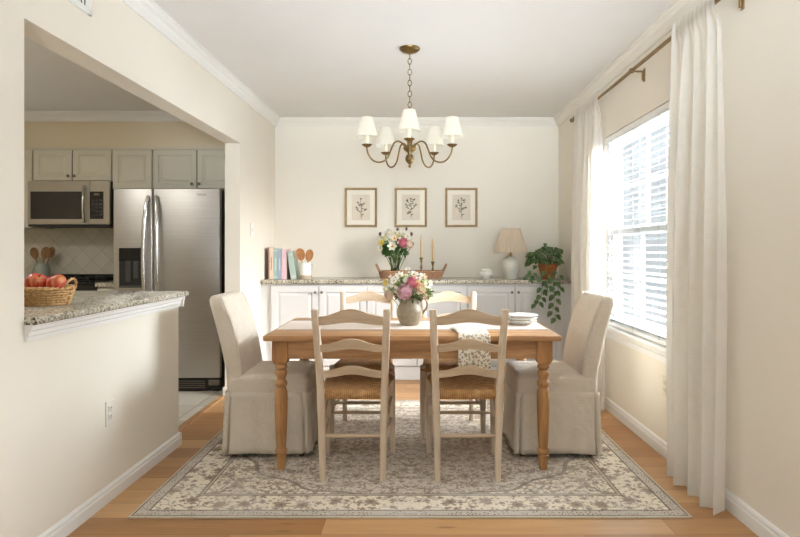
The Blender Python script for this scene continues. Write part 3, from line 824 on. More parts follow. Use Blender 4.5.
# floral napkin over the front edge
nx0, nx1 = PX(456.5, 3.3), PX(489.5, 3.2)
path = [(3.485,TR+0.004),(3.42,TR+0.005),(3.36,TR+0.004),(3.24,TR+0.003),(3.19,TR+0.003),(3.172,TR-0.002),(3.166,TR-0.014),(3.165,TR-0.05),(3.168,0.66),(3.170,0.60),(3.172,0.575)]
me = MB(); L = [0]
for a, b in zip(path, path[1:]): L.append(L[-1]+math.hypot(b[0]-a[0], b[1]-a[1]))
nu = 16; V = []
for j, (y, z) in enumerate(path):
    row = []
    for i in range(nu+1):
        u = i/nu; hang = max(0, j-5)/5
        row.append(me.bm.verts.new((lerp(nx0 - 0.02*max(0,(3-j)/3), nx1, u) + 0.004*hang*math.sin(7*u), y - 0.006*hang*(1+math.sin(u*11+0.6))/1.2, z + (0.001*math.sin(u*9)+0.001 if j < 5 else 0))))
    V.append(row)
uvl = me.bm.loops.layers.uv.new('UVMap')
for j in range(len(path)-1):
    for i in range(nu):
        f = me.bm.faces.new((V[j][i], V[j][i+1], V[j+1][i+1], V[j+1][i]))
        for lp, (ii, jj) in zip(f.loops, ((i,j),(i+1,j),(i+1,j+1),(i,j+1))): lp[uvl].uv = (ii/nu*(nx1-nx0), L[jj])
o = me.build('floral_napkin', M['napkin'], smooth=180)
sd = o.modifiers.new('thick', 'SOLIDIFY'); sd.thickness = 0.002; sd.offset = 1
tag(o, 'cream floral print napkin hanging over the front table edge', 'napkin')
# plates
pp = [(0.0,0.0),(0.058,0.0),(0.062,0.004),(0.066,0.010),(0.092,0.0195),(0.0965,0.0235),(0.0955,0.0265),(0.090,0.0245),(0.066,0.0155),(0.06,0.0110),(0.0,0.010)]
pl_labels = ['small white plate at the bottom of the stack on the table', 'small white plate in the middle of the stack on the table', 'small white plate on top of the stack on the table']
pcx, pcy = PX(521, 3.66), 3.665
o = MB().lathe(pp, 0, 0, 0, 40).build('dinner_plate', M['plate'], smooth=40, origin=(0,0,0)); o.location = (pcx, pcy, TR)
tag(o, pl_labels[0], 'plate', 'stacked white plates')
for k in (1, 2): dup(o, (pcx+0.004*k, pcy, TR+0.0165*k), None, pl_labels[k])

# ---------------- flowers
def petal(mb, c, d, up, L, W, cup=0.3, n=3):
    d = d.normalized(); s_ = d.cross(up).normalized(); un = s_.cross(d).normalized()
    def f(u, v):
        w = W*math.sin(PI*min(0.97, 0.12+0.80*v))**0.7
        return c + d*L*v + s_*(u-0.5)*w + un*(cup*L*(v*v*0.9) + cup*W*(2*u-1)**2*0.4)
    mb.grid(f, n, n)
def frame(n):
    n = n.normalized(); a = n.orthogonal().normalized(); return n, a, n.cross(a)
def rosette(mb, c, n, R, layers=5, seed=0):
    """a ball of overlapping cupped petals"""
    rd = random.Random(seed); n, a, b = frame(n); c = c - n*R*0.25
    def sph(th, ph, r): return c + (n*math.cos(th) + (a*math.cos(ph)+b*math.sin(ph))*math.sin(th))*r
    mb.sphere(c, R*0.66, u=10, v=8)
    for l in range(layers):
        t = l/(layers-1); th0 = lerp(0.30, 1.75, t); k = 3 + l*2
        for i in range(k):
            ph0 = 2*PI*i/k + l*1.1 + rd.uniform(-.15,.15); hw = lerp(1.25, 0.62, t)*rd.uniform(.9,1.1); h = lerp(0.62, 0.85, t)
            def f(u, v, ph0=ph0, hw=hw, h=h, th0=th0, t=t):
                w = math.sin(PI*(0.18+0.70*v))**0.6
                th = th0 + 0.45 - h*v + 0.05*math.sin(9*u+l)*v
                return sph(max(0.02, th), ph0 + (2*u-1)*hw*w, R*(lerp(0.70, 0.84, t) + lerp(0.22, 0.40, t)*v**1.5 - 0.22*abs(2*u-1)**2*v + 0.05*math.sin(7*u+3*l)))
            mb.grid(f, 5, 4)
def daisy(mb, c, n, R, k=9, cup=0.12, w=0.55, seed=0):
    n, a, b = frame(n); rd = random.Random(seed); o0 = rd.uniform(0, 6)
    for i in range(k):
        an = o0 + 2*PI*i/k; o_ = a*math.cos(an)+b*math.sin(an)
        petal(mb, c+o_*R*0.12, o_*0.95+n*0.25, n, R*0.95, R*w, cup, 3)
def flower(base, kind, label, cat, c, n, R, mat, group, stemr=0.0022, seed=0):
    """one stem with its bloom; base is where the stem sits in the vase"""
    c = Vector(c); n = Vector(n); base = Vector(base)
    nm = {'rose': 'rose', 'peony': 'peony', 'daisy': 'daisy', 'lily': 'alstroemeria', 'bud': 'bud_sprig'}[kind]
    t = thing(nm, label, cat, base, 0, group)
    m = MB()
    if kind in ('rose', 'peony'): rosette(m, c, n, R, 5 if kind == 'rose' else 6, seed); nm2 = 'petals'
    elif kind == 'daisy': daisy(m, c, n, R, 10, 0.1, 0.5, seed); nm2 = 'petals'
    elif kind == 'lily': daisy(m, c, n, R, 6, 0.35, 0.62, seed); nm2 = 'petals'
    else:
        m.sphere(c, R, sz=1.5, u=8, v=6); nm2 = 'bud'
    m.build(nm2, mat, t, smooth=180)
    if kind in ('daisy', 'lily'):
        MB().sphere(c + n.normalized()*R*0.12, R*0.24, u=8, v=6).build('flower_centre', M['yel_c'], t, smooth=180)
    mid = (base + c)/2 + Vector((0,0,0.02)); q = c - n.normalized()*R*0.2
    MB().tube([base, lerp(base, mid, 0.6), lerp(mid, q, 0.3), lerp(mid, q, 0.75), q], stemr, 6).build('stem', M['stem'], t, smooth=180)
    return t
def leafblade(mb, c, d, up, L, W, bend=0.15, n=4):
    d = d.normalized(); s_ = d.cross(up)
    s_ = s_.normalized() if s_.length > 1e-5 else d.orthogonal().normalized(); un = s_.cross(d).normalized()
    def f(u, v):
        w = W*(math.sin(PI*min(1, v**0.75)))**0.9 if v > 0 else 0
        return c + d*L*v + s_*(u-0.5)*w - un*(bend*L*v*v) + un*abs(u-0.5)*w*0.35
    mb.grid(f, 2, n)
def greenery(name, label, centre, axes, n, L, mat, base, seed, blossoms=None):
    rd = random.Random(seed); m = MB(); base = Vector(base); c0 = Vector(centre)
    for i in range(n):
        th = rd.uniform(0, 2*PI); ph = math.acos(rd.uniform(-0.55, 1)); rr = rd.uniform(0.55, 1.0)
        d = Vector((math.cos(th)*math.sin(ph), math.sin(th)*math.sin(ph), math.cos(ph)))
        p = c0 + Vector((d.x*axes[0], d.y*axes[1], d.z*axes[2]))*rr
        m.tube([base + Vector((rd.uniform(-.015,.015), rd.uniform(-.015,.015), 0)), lerp(base, p, 0.5)+Vector((0,0,0.015)), p], 0.0011, 4)
        for k in range(5):
            dd = (d + Vector((rd.uniform(-.9,.9), rd.uniform(-.9,.9), rd.uniform(-.7,.7)))).normalized()
            leafblade(m, lerp(base, p, rd.uniform(0.72, 1.0)), dd, Vector((rd.uniform(-1,1), rd.uniform(-1,1), 0.6)), L*rd.uniform(.6,1.2), L*0.38)
    o = m.build(name, mat, smooth=60)
    tag(o, label, 'greenery', kind='stuff'); return o

def blossoms(label, centre, axes, n, R, mat, seed, lo=-0.2):
    rd = random.Random(seed); m = MB(); c0 = Vector(centre)
    for i in range(n):
        th = rd.uniform(0, 2*PI); ph = math.acos(rd.uniform(lo, 1)); rr = rd.uniform(0.85, 1.08)
        d = Vector((math.cos(th)*math.sin(ph), math.sin(th)*math.sin(ph), math.cos(ph)))
        p = c0 + Vector((d.x*axes[0], d.y*axes[1], d.z*axes[2]))*rr
        daisy(m, p, d + Vector((0,-0.6,0.2)), R*rd.uniform(.7,1.2), 5, 0.2, 0.9, i)
        m.tube([c0 + Vector((d.x*axes[0]*0.3, d.y*axes[1]*0.3, -axes[2]*0.3)), p - d*0.002], 0.0009, 4)
    o = m.build('filler_blossom', mat, smooth=180)
    return tag(o, label, 'blossom', kind='stuff')
# pitcher with a bouquet
pb = P(409.5, 326, 3.60); pb.z = TR; pb.y = 3.62
pit = thing('stoneware_pitcher', 'speckled grey brown stoneware pitcher holding flowers on the runner', 'pitcher', pb)
MB().lathe([(0,0),(0.05,0),(0.054,0.004),(0.062,0.02),(0.076,0.055),(0.079,0.08),(0.073,0.105),(0.062,0.125),(0.056,0.14),(0.058,0.158),(0.062,0.166),(0.058,0.166),(0.052,0.14),(0.06,0.11),(0.07,0.08),(0.05,0.02),(0,0.015)], pb.x, pb.y, pb.z, 32).build('pitcher_body', M['stoneware'], pit, smooth=60)
MB().tube([pb+Vector(v) for v in ((0.055,0,0.15),(0.075,0,0.163),(0.098,0,0.155),(0.108,0,0.125),(0.100,0,0.095),(0.076,0,0.07))], [0.009,0.008,0.0075,0.0075,0.008,0.009], 10).build('handle', M['stoneware'], pit, smooth=180)
fb = pb + Vector((0,0,0.03))
GP = 'flowers in the stoneware pitcher'
def pf(px, py, d): return P(px, py, d)
blooms = [('peony','large pink peony at the front of the pitcher bouquet','peony',404.5,291.5,3.53,(-.15,-1,.25),0.042,'pink'),
 ('rose','deep pink rose above the pink peony in the pitcher','rose',412,282,3.54,(.1,-.8,.6),0.032,'rose'),
 ('rose','peach yellow rose to the right in the pitcher bouquet','rose',420.5,288,3.55,(.5,-.8,.35),0.031,'peach'),
 ('rose','cream rose at the left edge of the pitcher bouquet','rose',388.5,295,3.57,(-.7,-.8,.1),0.029,'cream'),
 ('rose','pale blush rose low on the right of the pitcher bouquet','rose',426,297,3.60,(.8,-.6,0),0.020,'cream'),
 ('daisy','white daisy at upper left of the pitcher bouquet','daisy',394,281,3.56,(-.4,-.8,.5),0.024,'white'),
 ('daisy','white daisy between the pink rose and the pitcher bouquet top','daisy',414,274.5,3.60,(.1,-.7,.7),0.022,'white'),
 ('daisy','white daisy at far right of the pitcher bouquet','daisy',430,283,3.60,(.8,-.6,.3),0.020,'white'),
 ('daisy','small yellow daisy at left of the pitcher bouquet','daisy',386,283,3.58,(-.7,-.7,.4),0.022,'yellow'),
 ('lily','white alstroemeria at top left of the pitcher bouquet','alstroemeria',400,276,3.60,(-.2,-.7,.7),0.028,'white'),
 ('lily','cream alstroemeria at top right of the pitcher bouquet','alstroemeria',423,277.5,3.62,(.4,-.7,.6),0.026,'cream'),
 ('daisy','tiny white daisy standing highest in the pitcher bouquet','daisy',408,269.5,3.64,(0,-.6,.8),0.018,'white')]
for i, (k, lb, ct, x, y, d, n, R, mt) in enumerate(blooms):
    flower(fb + Vector((random.uniform(-.02,.02), random.uniform(-.02,.02), 0)), k, lb, ct, pf(x, y, d), n, R, M[mt], GP, seed=i)
ctr = P(408, 289, 3.62)
greenery('bouquet_greenery', 'pale green leaves and sprays filling the pitcher bouquet', ctr, (0.15,0.10,0.095), 70, 0.03, M['lightleaf'], pb+Vector((0,0,0.15)), 4)
greenery('bouquet_greenery', 'dark green leaves low in the pitcher bouquet', ctr+Vector((0,0,-0.02)), (0.12,0.08,0.07), 30, 0.034, M['leaf'], pb+Vector((0,0,0.15)), 5)

blossoms('tiny white filler blossoms all over the pitcher bouquet', ctr, (0.145,0.10,0.10), 70, 0.011, M['white'], 41)
blossoms('tiny lime yellow filler blossoms in the pitcher bouquet', ctr, (0.13,0.10,0.085), 60, 0.010, M['lime'], 42)
# ================================================================== SIDEBOARD
SF, SB, CT = 5.555, YB-0.003, 0.925
def door_panel(mb, x0, x1, z0, z1, yf, th=0.02, rail=0.055, raised=True):
    """cabinet door facing -y with a framed raised panel"""
    steps = [(0,0),(0.003,-0.0)] 
    def ring(i, y): return [Vector((x0+i,y,z0+i)),Vector((x1-i,y,z0+i)),Vector((x1-i,y,z1-i)),Vector((x0+i,y,z1-i))]
    rs = [ring(0, yf), ring(0, yf-th+0.003), ring(0.003, yf-th), ring(rail, yf-th), ring(rail+0.006, yf-th+0.009), ring(rail+0.016, yf-th+0.009)]
    if raised: rs += [ring(rail+0.034, yf-th+0.003)]
    mb.rings(rs)
    return mb
def knob(p, parent, mat='knob', r=0.013):
    MB().lathe([(0,0),(0.006,0),(0.005,0.012),(r*0.8,0.016),(r,0.021),(r*0.8,0.027),(0,0.029)], m=Matrix.Translation(p) @ Matrix.Rotation(PI/2, 4, 'X'), seg=14).build('knob', M[mat], parent, smooth=50)
labs = ['white two door base cabinet under the books and spoon jug', 'white two door base cabinet in the middle, behind the table', 'white two door base cabinet under the lamp and trailing plant']
xs = [PX(271, SF), PX(367, SF), PX(467, SF), PX(562.5, SF)]
for i in range(3):
    a, b = xs[i], xs[i+1]
    t = thing('base_cabinet', labs[i], 'cabinet', ((a+b)/2, (SF+SB)/2, 0), 0, 'base cabinets along the back wall')
    m = MB().box(a, b, SF, SB, 0.0, CT-0.036)
    m.build('carcass', M['cab'], t)
    MB().box(a, b, SF-0.012, SF, 0.0, 0.118, 0.002).build('plinth', M['cab'], t)
    mid = (a+b)/2
    for (p, q, kx) in ((a+0.004, mid-0.003, mid-0.03), (mid+0.003, b-0.004, mid+0.03)):
        m = MB(); door_panel(m, p, q, 0.128, CT-0.058, SF)
        dr = m.build('door', M['cab'], t)
        knob((kx, SF-0.02, 0.81), dr)
    MB().box(mid-0.002, mid+0.002, SF-0.004, SF-0.0005, 0.128, CT-0.058).build('door_gap', M['door_gap'], t)
fx = MB().box(xl(SF), xs[0], SF+0.004, SB, 0, CT-0.037); fx.box(xs[3], XR, SF+0.004, SB, 0, CT-0.037)
struct(fx.build('trim_cabinet_filler', M['cab'], origin=(0,0,0)))
o = MB().box(-1.405, 1.405, 5.515, YB-0.002, CT-0.036, CT, 0.008, 3).build('granite_countertop', M['granite'], smooth=40)
tag(o, 'long speckled granite worktop along the back wall on white cabinets', 'countertop')

# books
GB = 'cookbooks on the granite worktop'
def book(x0, x1, y0, h, dep, mat, label, tilt=0.0, band=None, z=CT):
    w = x1-x0
    t = thing('book', label, 'book', ((x0+x1)/2, y0+dep/2, z), 0, GB)
    mm = Matrix.Translation((x1 if tilt else (x0+x1)/2, 0, z)) @ Matrix.Rotation(tilt, 4, 'Y') @ Matrix.Translation((-(x1 if tilt else (x0+x1)/2), 0, -z))
    c = MB(); ct = 0.0025
    c.box(x0, x0+ct, y0, y0+dep, z, z+h, 0.0008, 1, mm); c.box(x1-ct, x1, y0, y0+dep, z, z+h, 0.0008, 1, mm); c.box(x0, x1, y0, y0+ct, z, z+h, 0.0008, 1, mm)
    c.build('cover', mat, t)
    MB().box(x0+ct, x1-ct, y0+ct, y0+dep-0.004, z+0.004, z+h-0.004, m=mm).build('page_block', M['paper'], t)
    if band:
        q = MB()
        for (f0, f1, m0, m1) in band[1]: q.box(lerp(x0, x1, m0), lerp(x0, x1, m1), y0-0.0006, y0+0.0002, z+h*f0, z+h*f1, m=mm)
        q.build('spine_lettering', band[0], t)
M['bk1'] = plain('cream_bookcloth', rgb(226,204,186), 0.8); M['bk0'] = plain('brown_bookcloth', rgb(150,116,92), 0.8); M['bk2'] = plain('green_bookcloth', rgb(160,188,178), 0.8)
M['bk3'] = plain('lavender_bookcloth', rgb(168,172,190), 0.8); M['bk4'] = plain('pink_bookcloth', rgb(224,190,192), 0.8); M['bk5'] = plain('sage_bookcloth', rgb(178,192,180), 0.8)
M['ink'] = plain('spine_ink', rgb(150,120,104), 0.8); M['ink2'] = plain('pale_spine_ink', rgb(216,222,212), 0.8)
bd = 5.66
dash = [(0.3+0.05*k, 0.335+0.05*k, 0.38, 0.62) for k in range(8)]
def bx(p): return PX(p, bd)
book(bx(268.0), bx(269.2), bd, 0.300, 0.2, M['bk0'], 'thin brown spined book at left end of the row by the wall')
book(bx(269.3), bx(273.5), bd, 0.298, 0.21, M['bk1'], 'cream pink book beside the thin brown one', 0, (M['ink'], dash))
book(bx(273.6), bx(277.9), bd+.003, 0.290, 0.21, M['bk2'], 'pale green upright book between cream and lavender books', 0, (M['ink2'], [(0.06,0.08,0,1),(0.92,0.94,0,1)]+dash))
book(bx(278.0), bx(281.4), bd, 0.282, 0.2, M['bk3'], 'lavender grey book between the green and pink books', 0, (M['ink2'], dash))
book(bx(281.5), bx(286.4), bd+.002, 0.284, 0.21, M['bk4'], 'pink book next to the leaning sage book', 0, (M['ink2'], dash))
book(bx(290.8), bx(296.4), bd+.001, 0.272, 0.21, M['bk5'], 'sage green book leaning left against the pink book', -0.145, (M['ink2'], [(0.1,0.12,0.1,0.9),(0.86,0.88,0.1,0.9)]))

# spoon jug
jd = 5.70; jx = PX(305.3, jd)
t = thing('utensil_jug', 'white jug with taupe base holding two wooden spoons beside the books', 'jug', (jx, jd, CT))
MB().lathe([(0.0,0.036),(0.050,0.036),(0.053,0.045),(0.055,0.09),(0.053,0.135),(0.056,0.150),(0.0585,0.155),(0.054,0.155),(0.049,0.14),(0.049,0.05),(0,0.045)], jx, jd, CT, 28).build('jug_body', M['ceramic'], t, smooth=60)
MB().lathe([(0.0,0),(0.062,0),(0.065,0.005),(0.065,0.03),(0.06,0.037),(0,0.037)], jx, jd, CT, 28).build('jug_base', M['taupeclay'], t, smooth=50)
MB().tube([(jx+0.052,jd,CT+0.135),(jx+0.07,jd,CT+0.15),(jx+0.085,jd,CT+0.145),(jx+0.088,jd,CT+0.12),(jx+0.078,jd,CT+0.098),(jx+0.053,jd,CT+0.085)], 0.006, 8).build('handle', M['ceramic'], t, smooth=180)
def spoon(name, label, a, b, w, L, mat, group, yaw=0, hollow=True):
    """handle from a up to the bowl centred at b"""
    a, b = Vector(a), Vector(b); d = (b-a).normalized()
    t = thing(name, label, 'spoon', a, 0, group)
    MB().tube([a, lerp(a, b, 0.4), lerp(a, b, 0.75), b], [0.006,0.0055,0.005,0.006], 8).build('handle', mat, t, smooth=180)
    s_ = Vector((1,0,0)); s_ = (s_ - d*s_.dot(d)).normalized(); n_ = d.cross(s_).normalized()
    if n_.y > 0: n_ = -n_
    m = MB()
    mm = Matrix(((s_.x, n_.x, d.x, b.x),(s_.y, n_.y, d.y, b.y),(s_.z, n_.z, d.z, b.z),(0,0,0,1)))
    def f(u, v, k):
        an = 2*PI*u; r = v
        x = math.cos(an)*r*w; z = math.sin(an)*r*L*(1 if math.sin(an) > 0 else 1.15)
        dep = -0.012*(1-r*r) if hollow else 0.001
        return mm @ Vector((x, dep*(1 if k else 1) - (0.004 if k else 0), z))
    m.grid(lambda u, v: f(u, v, 0), 24, 6); m.grid(lambda u, v: f(u, v, 1), 24, 6)
    m.rings([[f(i/24, 1, 0) for i in range(24)], [f(i/24, 1, 1) for i in range(24)]], cap=False)
    m.build('bowl', mat, t, smooth=70)
GS = 'wooden spoons in the white jug'
sa = P(304, 270, jd); spoon('wooden_spoon', 'large wooden spoon leaning left in the white jug by the books', sa, P(300.2, 254.0, jd-0.02), 0.045, 0.055, M['spoon'], GS)
sa = P(306.5, 270, jd); spoon('wooden_spoon', 'smaller wooden spoon leaning right in the white jug by the books', sa, P(309.3, 255.0, jd-0.01), 0.038, 0.054, M['spoon'], GS)

# wicker tray
def weave_tray(cx, cy, z, hx, hy, h, mat, name, label, cat):
    t = thing(name, label, cat, (cx, cy, z))
    m = MB(); rows = 7
    def per(s, k):
        # rounded rectangle perimeter by parametric superellipse
        a = 2*PI*s; e = 0.35
        return Vector((cx + (hx+0.02*k)*math.copysign(abs(math.cos(a))**e, math.cos(a)), cy + (hy+0.02*k)*math.copysign(abs(math.sin(a))**e, math.sin(a)), 0))
    N = 140
    for r in range(rows):
        k = r/(rows-1); zz = z + 0.006 + (h-0.012)*k
        m.tube([per(i/N, k) + Vector((0,0,zz + 0.0022*math.sin(PI*i+PI*r))) + (per(i/N, k)-Vector((cx,cy,0))).normalized()*0.003*math.cos(PI*(i//2)+PI*r) for i in range(N+1)], h/rows*0.56, 5, False)
    m.build('woven_side', mat, t, smooth=180)
    MB().box(cx-hx, cx+hx, cy-hy, cy+hy, z+0.001, z+0.008, 0.003).build('tray_base', mat, t)
    m = MB(); m.tube([per(i/N, 1.05) + Vector((0,0,z+h)) for i in range(N+1)], 0.0065, 7, False); m.build('rim', mat, t, smooth=180)
    for sx in (-1, 1):
        x = cx + sx*(hx+0.02)
        MB().tube([(x, cy-0.075, z+h), (x+sx*0.014, cy-0.07, z+h+0.03), (x+sx*0.028, cy-0.045, z+h+0.06), (x+sx*0.031, cy, z+h+0.067), (x+sx*0.028, cy+0.045, z+h+0.06), (x+sx*0.014, cy+0.07, z+h+0.03), (x, cy+0.075, z+h)], 0.0085, 8).build('handle', mat, t, smooth=180)
    return t
td = 5.77; tx0, tx1 = PX(379.5, td), PX(443, td)
weave_tray((tx0+tx1)/2, td, CT, (tx1-tx0)/2-0.02, 0.13, 0.072, M['wickerd'], 'wicker_tray', 'oblong brown wicker tray holding the vase and candlesticks', 'tray')
TB = CT+0.0085
# candlesticks and candles
for i, (px, zt, ct, lb) in enumerate(((421.3, 257.5, 235.0, 'taller'), (432.8, 261.5, 238.5, 'shorter'))):
    d = td; x = PX(px, d); hz = PZ(zt, d) - TB
    t = thing('candlestick', lb + ' turned brass candlestick in the wicker tray, ' + ('beside the vase of flowers' if i == 0 else 'toward the lamp side'), 'candlestick', (x, d, TB), 0, 'brass candlesticks in the tray')
    MB().lathe([(0,0),(0.036,0),(0.037,0.006),(0.03,0.012),(0.014,0.02),(0.011,0.03)], x, d, TB, 20).build('base', M['brass'], t, smooth=50)
    MB().lathe([(0.0,0.028),(0.011,0.028),(0.016,0.036),(0.009,0.045),(0.0075,hz*0.45),(0.014,hz*0.52),(0.008,hz*0.6),(0.0075,hz*0.75),(0.013,hz*0.82),(0.009,hz*0.86),(0.0125,hz-0.02),(0.019,hz-0.004),(0.019,hz),(0.0,hz)], x, d, TB, 18).build('stem', M['brass'], t, smooth=50)
    hc = PZ(ct, d) - PZ(zt, d)
    t = thing('taper_candle', 'cream taper candle in the ' + lb + ' brass candlestick', 'candle', (x, d, TB+hz), 0, 'taper candles in the brass candlesticks')
    MB().lathe([(0,0),(0.0105,0),(0.0095,hc*0.6),(0.007,hc-0.01),(0.003,hc-0.002),(0,hc)], x, d, TB+hz, 14).build('wax', M['candle'], t, smooth=60)
    MB().tube([(x, d, TB+hz+hc-0.003), (x+0.001, d, TB+hz+hc+0.008)], 0.001, 5).build('wick', M['blackm'], t)
# glass vase + bouquet
vx, vd = PX(395, td), td-0.01
t = thing('glass_vase', 'clear glass vase of mixed flowers standing in the wicker tray', 'vase', (vx, vd, TB))
MB().lathe([(0,0),(0.040,0),(0.043,0.004),(0.040,0.03),(0.042,0.10),(0.058,0.185),(0.061,0.196),(0.058,0.196),(0.039,0.10),(0.037,0.03),(0.038,0.012),(0,0.011)], vx, vd, TB, 28).build('vase_body', M['vase'], t, smooth=60)
vb = Vector((vx, vd, TB+0.02)); GV = 'flowers in the glass vase'
vbl = [('lily','large white alstroemeria at the front of the glass vase bouquet','alstroemeria',392.5,246.5,5.66,(-.1,-1,.2),0.050,'white'),
 ('rose','deep rose pink rose in the glass vase bouquet','rose',403,242.5,5.68,(.2,-1,.3),0.043,'rose'),
 ('rose','peach rose at right of the glass vase bouquet','rose',409.5,244,5.70,(.6,-.8,.2),0.040,'cream'),
 ('daisy','yellow daisy at left of the glass vase bouquet','daisy',381.8,243,5.70,(-.5,-.8,.3),0.036,'yellow'),
 ('lily','white alstroemeria low on the left of the glass vase bouquet','alstroemeria',381,248,5.70,(-.6,-.8,0),0.038,'white'),
 ('lily','white alstroemeria at upper left of the glass vase bouquet','alstroemeria',386,235,5.72,(-.4,-.7,.6),0.042,'white'),
 ('lily','cream alstroemeria in the middle of the glass vase bouquet','alstroemeria',394.5,238.5,5.68,(0,-1,.4),0.040,'cream'),
 ('daisy','white daisy at the top of the glass vase bouquet','daisy',399.5,233.5,5.74,(.1,-.7,.6),0.034,'white'),
 ('daisy','white daisy at upper right of the glass vase bouquet','daisy',407.5,236.5,5.74,(.5,-.7,.5),0.033,'white'),
 ('bud','dark mauve bud highest at left of the glass vase bouquet','flower bud',380,233.8,5.75,(-.3,0,1),0.013,'bud'),
 ('bud','dark mauve bud at top middle of the glass vase bouquet','flower bud',397.5,229.5,5.76,(0,0,1),0.012,'bud'),
 ('bud','dark mauve bud highest in the glass vase bouquet','flower bud',406.5,228.8,5.77,(.1,0,1),0.012,'bud'),
 ('bud','dark mauve bud at upper right edge of the glass vase bouquet','flower bud',411.5,234,5.76,(.4,0,1),0.013,'bud'),
 ('bud','dark mauve bud at far right of the glass vase bouquet','flower bud',413,243.5,5.74,(.8,0,.5),0.011,'bud')]
for i, (k, lb, ct, x, y, d, n, R, mt) in enumerate(vbl):
    flower(vb + Vector((random.uniform(-.018,.018), random.uniform(-.018,.018), 0)), k, lb, ct, P(x, y, d), n, R, M[mt], GV, 0.0028, seed=20+i)
greenery('bouquet_greenery', 'green leaves under the flowers in the glass vase', P(395, 247, td-0.01), (0.13,0.09,0.10), 46, 0.05, M['leaf'], vb+Vector((0,0,0.12)), 8)
greenery('bouquet_greenery', 'pale sprays among the flowers in the glass vase', P(395, 240, td), (0.15,0.09,0.09), 26, 0.03, M['lightleaf'], vb+Vector((0,0,0.15)), 9)

blossoms('tiny white filler blossoms in the glass vase bouquet', P(395, 241, td), (0.165,0.10,0.115), 60, 0.015, M['white'], 43)
blossoms('tiny lime yellow filler blossoms in the glass vase bouquet', P(395, 242, td), (0.15,0.10,0.10), 40, 0.014, M['lime'], 44)
# sugar bowl
sx_, sd_ = PX(486.5, 5.72), 5.72
t = thing('lidded_bowl', 'small white lidded ceramic bowl beside the table lamp', 'bowl', (sx_, sd_, CT))
MB().lathe([(0,0),(0.036,0),(0.038,0.004),(0.030,0.012),(0.052,0.026),(0.066,0.045),(0.064,0.060),(0.052,0.072),(0.054,0.077),(0.0,0.076)], sx_, sd_, CT, 28).build('bowl_body', M['ceramic'], t, smooth=60)
l_ = MB().lathe([(0.0,0.077),(0.055,0.077),(0.056,0.081),(0.042,0.094),(0.016,0.103),(0,0.104)], sx_, sd_, CT, 28).build('lid', M['ceramic'], t, smooth=60)
MB().lathe([(0,0.101),(0.007,0.102),(0.006,0.108),(0.012,0.115),(0.009,0.124),(0,0.126)], sx_, sd_, CT, 16).build('lid_knob', M['ceramic'], l_, smooth=60)
for s_ in (-1, 1):
    MB().tube([(sx_+s_*0.06,sd_,CT+0.07),(sx_+s_*0.077,sd_,CT+0.068),(sx_+s_*0.076,sd_,CT+0.048),(sx_+s_*0.058,sd_,CT+0.045)], 0.005, 8).build('handle', M['ceramic'], t, smooth=180)

# lamp
lx, ld = PX(510.8, 5.74), 5.74
t = thing('table_lamp', 'table lamp with pale grey ceramic base and pleated beige shade', 'lamp', (lx, ld, CT))
MB().lathe([(0,0),(0.066,0),(0.068,0.006),(0.070,0.02),(0.082,0.08),(0.086,0.13),(0.083,0.165),(0.07,0.188),(0.05,0.198),(0.046,0.208),(0.02,0.212),(0,0.213)], lx, ld, CT, 32).build('base', M['lampbase'], t, smooth=60)
MB().lathe([(0.0,0.210),(0.016,0.210),(0.016,0.22),(0.011,0.225),(0.011,0.29),(0.0,0.29)], lx, ld, CT, 16).build('neck', M['brass'], t, smooth=40)
zs0, zs1 = PZ(252.3, ld), PZ(228.3, ld)
N = 160; rs = []
for z, r in ((zs0, 0.163), (zs0+0.004, 0.162), (zs1-0.004, 0.088), (zs1, 0.086)):
    rs.append([Vector((lx+(r+0.003*(1 if i % 4 < 2 else -1)*r/0.15)*math.cos(2*PI*i/N), ld+(r+0.003*(1 if i % 4 < 2 else -1)*r/0.15)*math.sin(2*PI*i/N), z)) for i in range(N)])
sh = MB().rings(rs, cap=False).build('lamp_shade', M['lampshade'], t)
for r_, z_ in ((0.164, zs0+0.003), (0.089, zs1-0.002)): MB().ring((lx,ld,z_), r_, 0.003, n=48).build('shade_trim', M['lampshade'], sh, smooth=180)

# trailing plant
px_, pd_ = PX(548, 5.69), 5.69
t = thing('trailing_pot_plant', 'leafy green plant trailing from a terracotta pot on the granite worktop', 'plant', (px_, pd_, CT))
MB().lathe([(0,0),(0.055,0),(0.06,0.004),(0.078,0.075),(0.088,0.115),(0.092,0.118),(0.093,0.142),(0.089,0.145),(0.082,0.142),(0.078,0.12),(0,0.12)], px_, pd_, CT, 28).build('pot', M['terra'], t, smooth=45)
MB().lathe([(0,0.128),(0.05,0.130),(0.080,0.124)], px_, pd_, CT, 20, cap=False).build('soil', M['soil'], t, smooth=180)
def heart(mb, c, d, up, L, W):
    d = d.normalized(); s_ = d.cross(up); s_ = s_.normalized() if s_.length > 1e-5 else d.orthogonal().normalized(); un = s_.cross(d).normalized()
    prof = [0.0,0.72,0.98,0.92,0.72,0.42,0.0]; n = len(prof)-1
    def f(u, v):
        k = min(n-1, int(v*n)); w = lerp(prof[k], prof[k+1], v*n-k)*W*0.5
        a = 2*u-1
        return c + d*(L*v - 0.16*L*abs(a)*(1-v)**2) + s_*a*w - un*(0.22*L*v*v) + un*abs(a)*w*0.4
    mb.grid(f, 4, n)
rd = random.Random(12); m = MB()
pc0 = Vector((px_, pd_, CT+0.17))
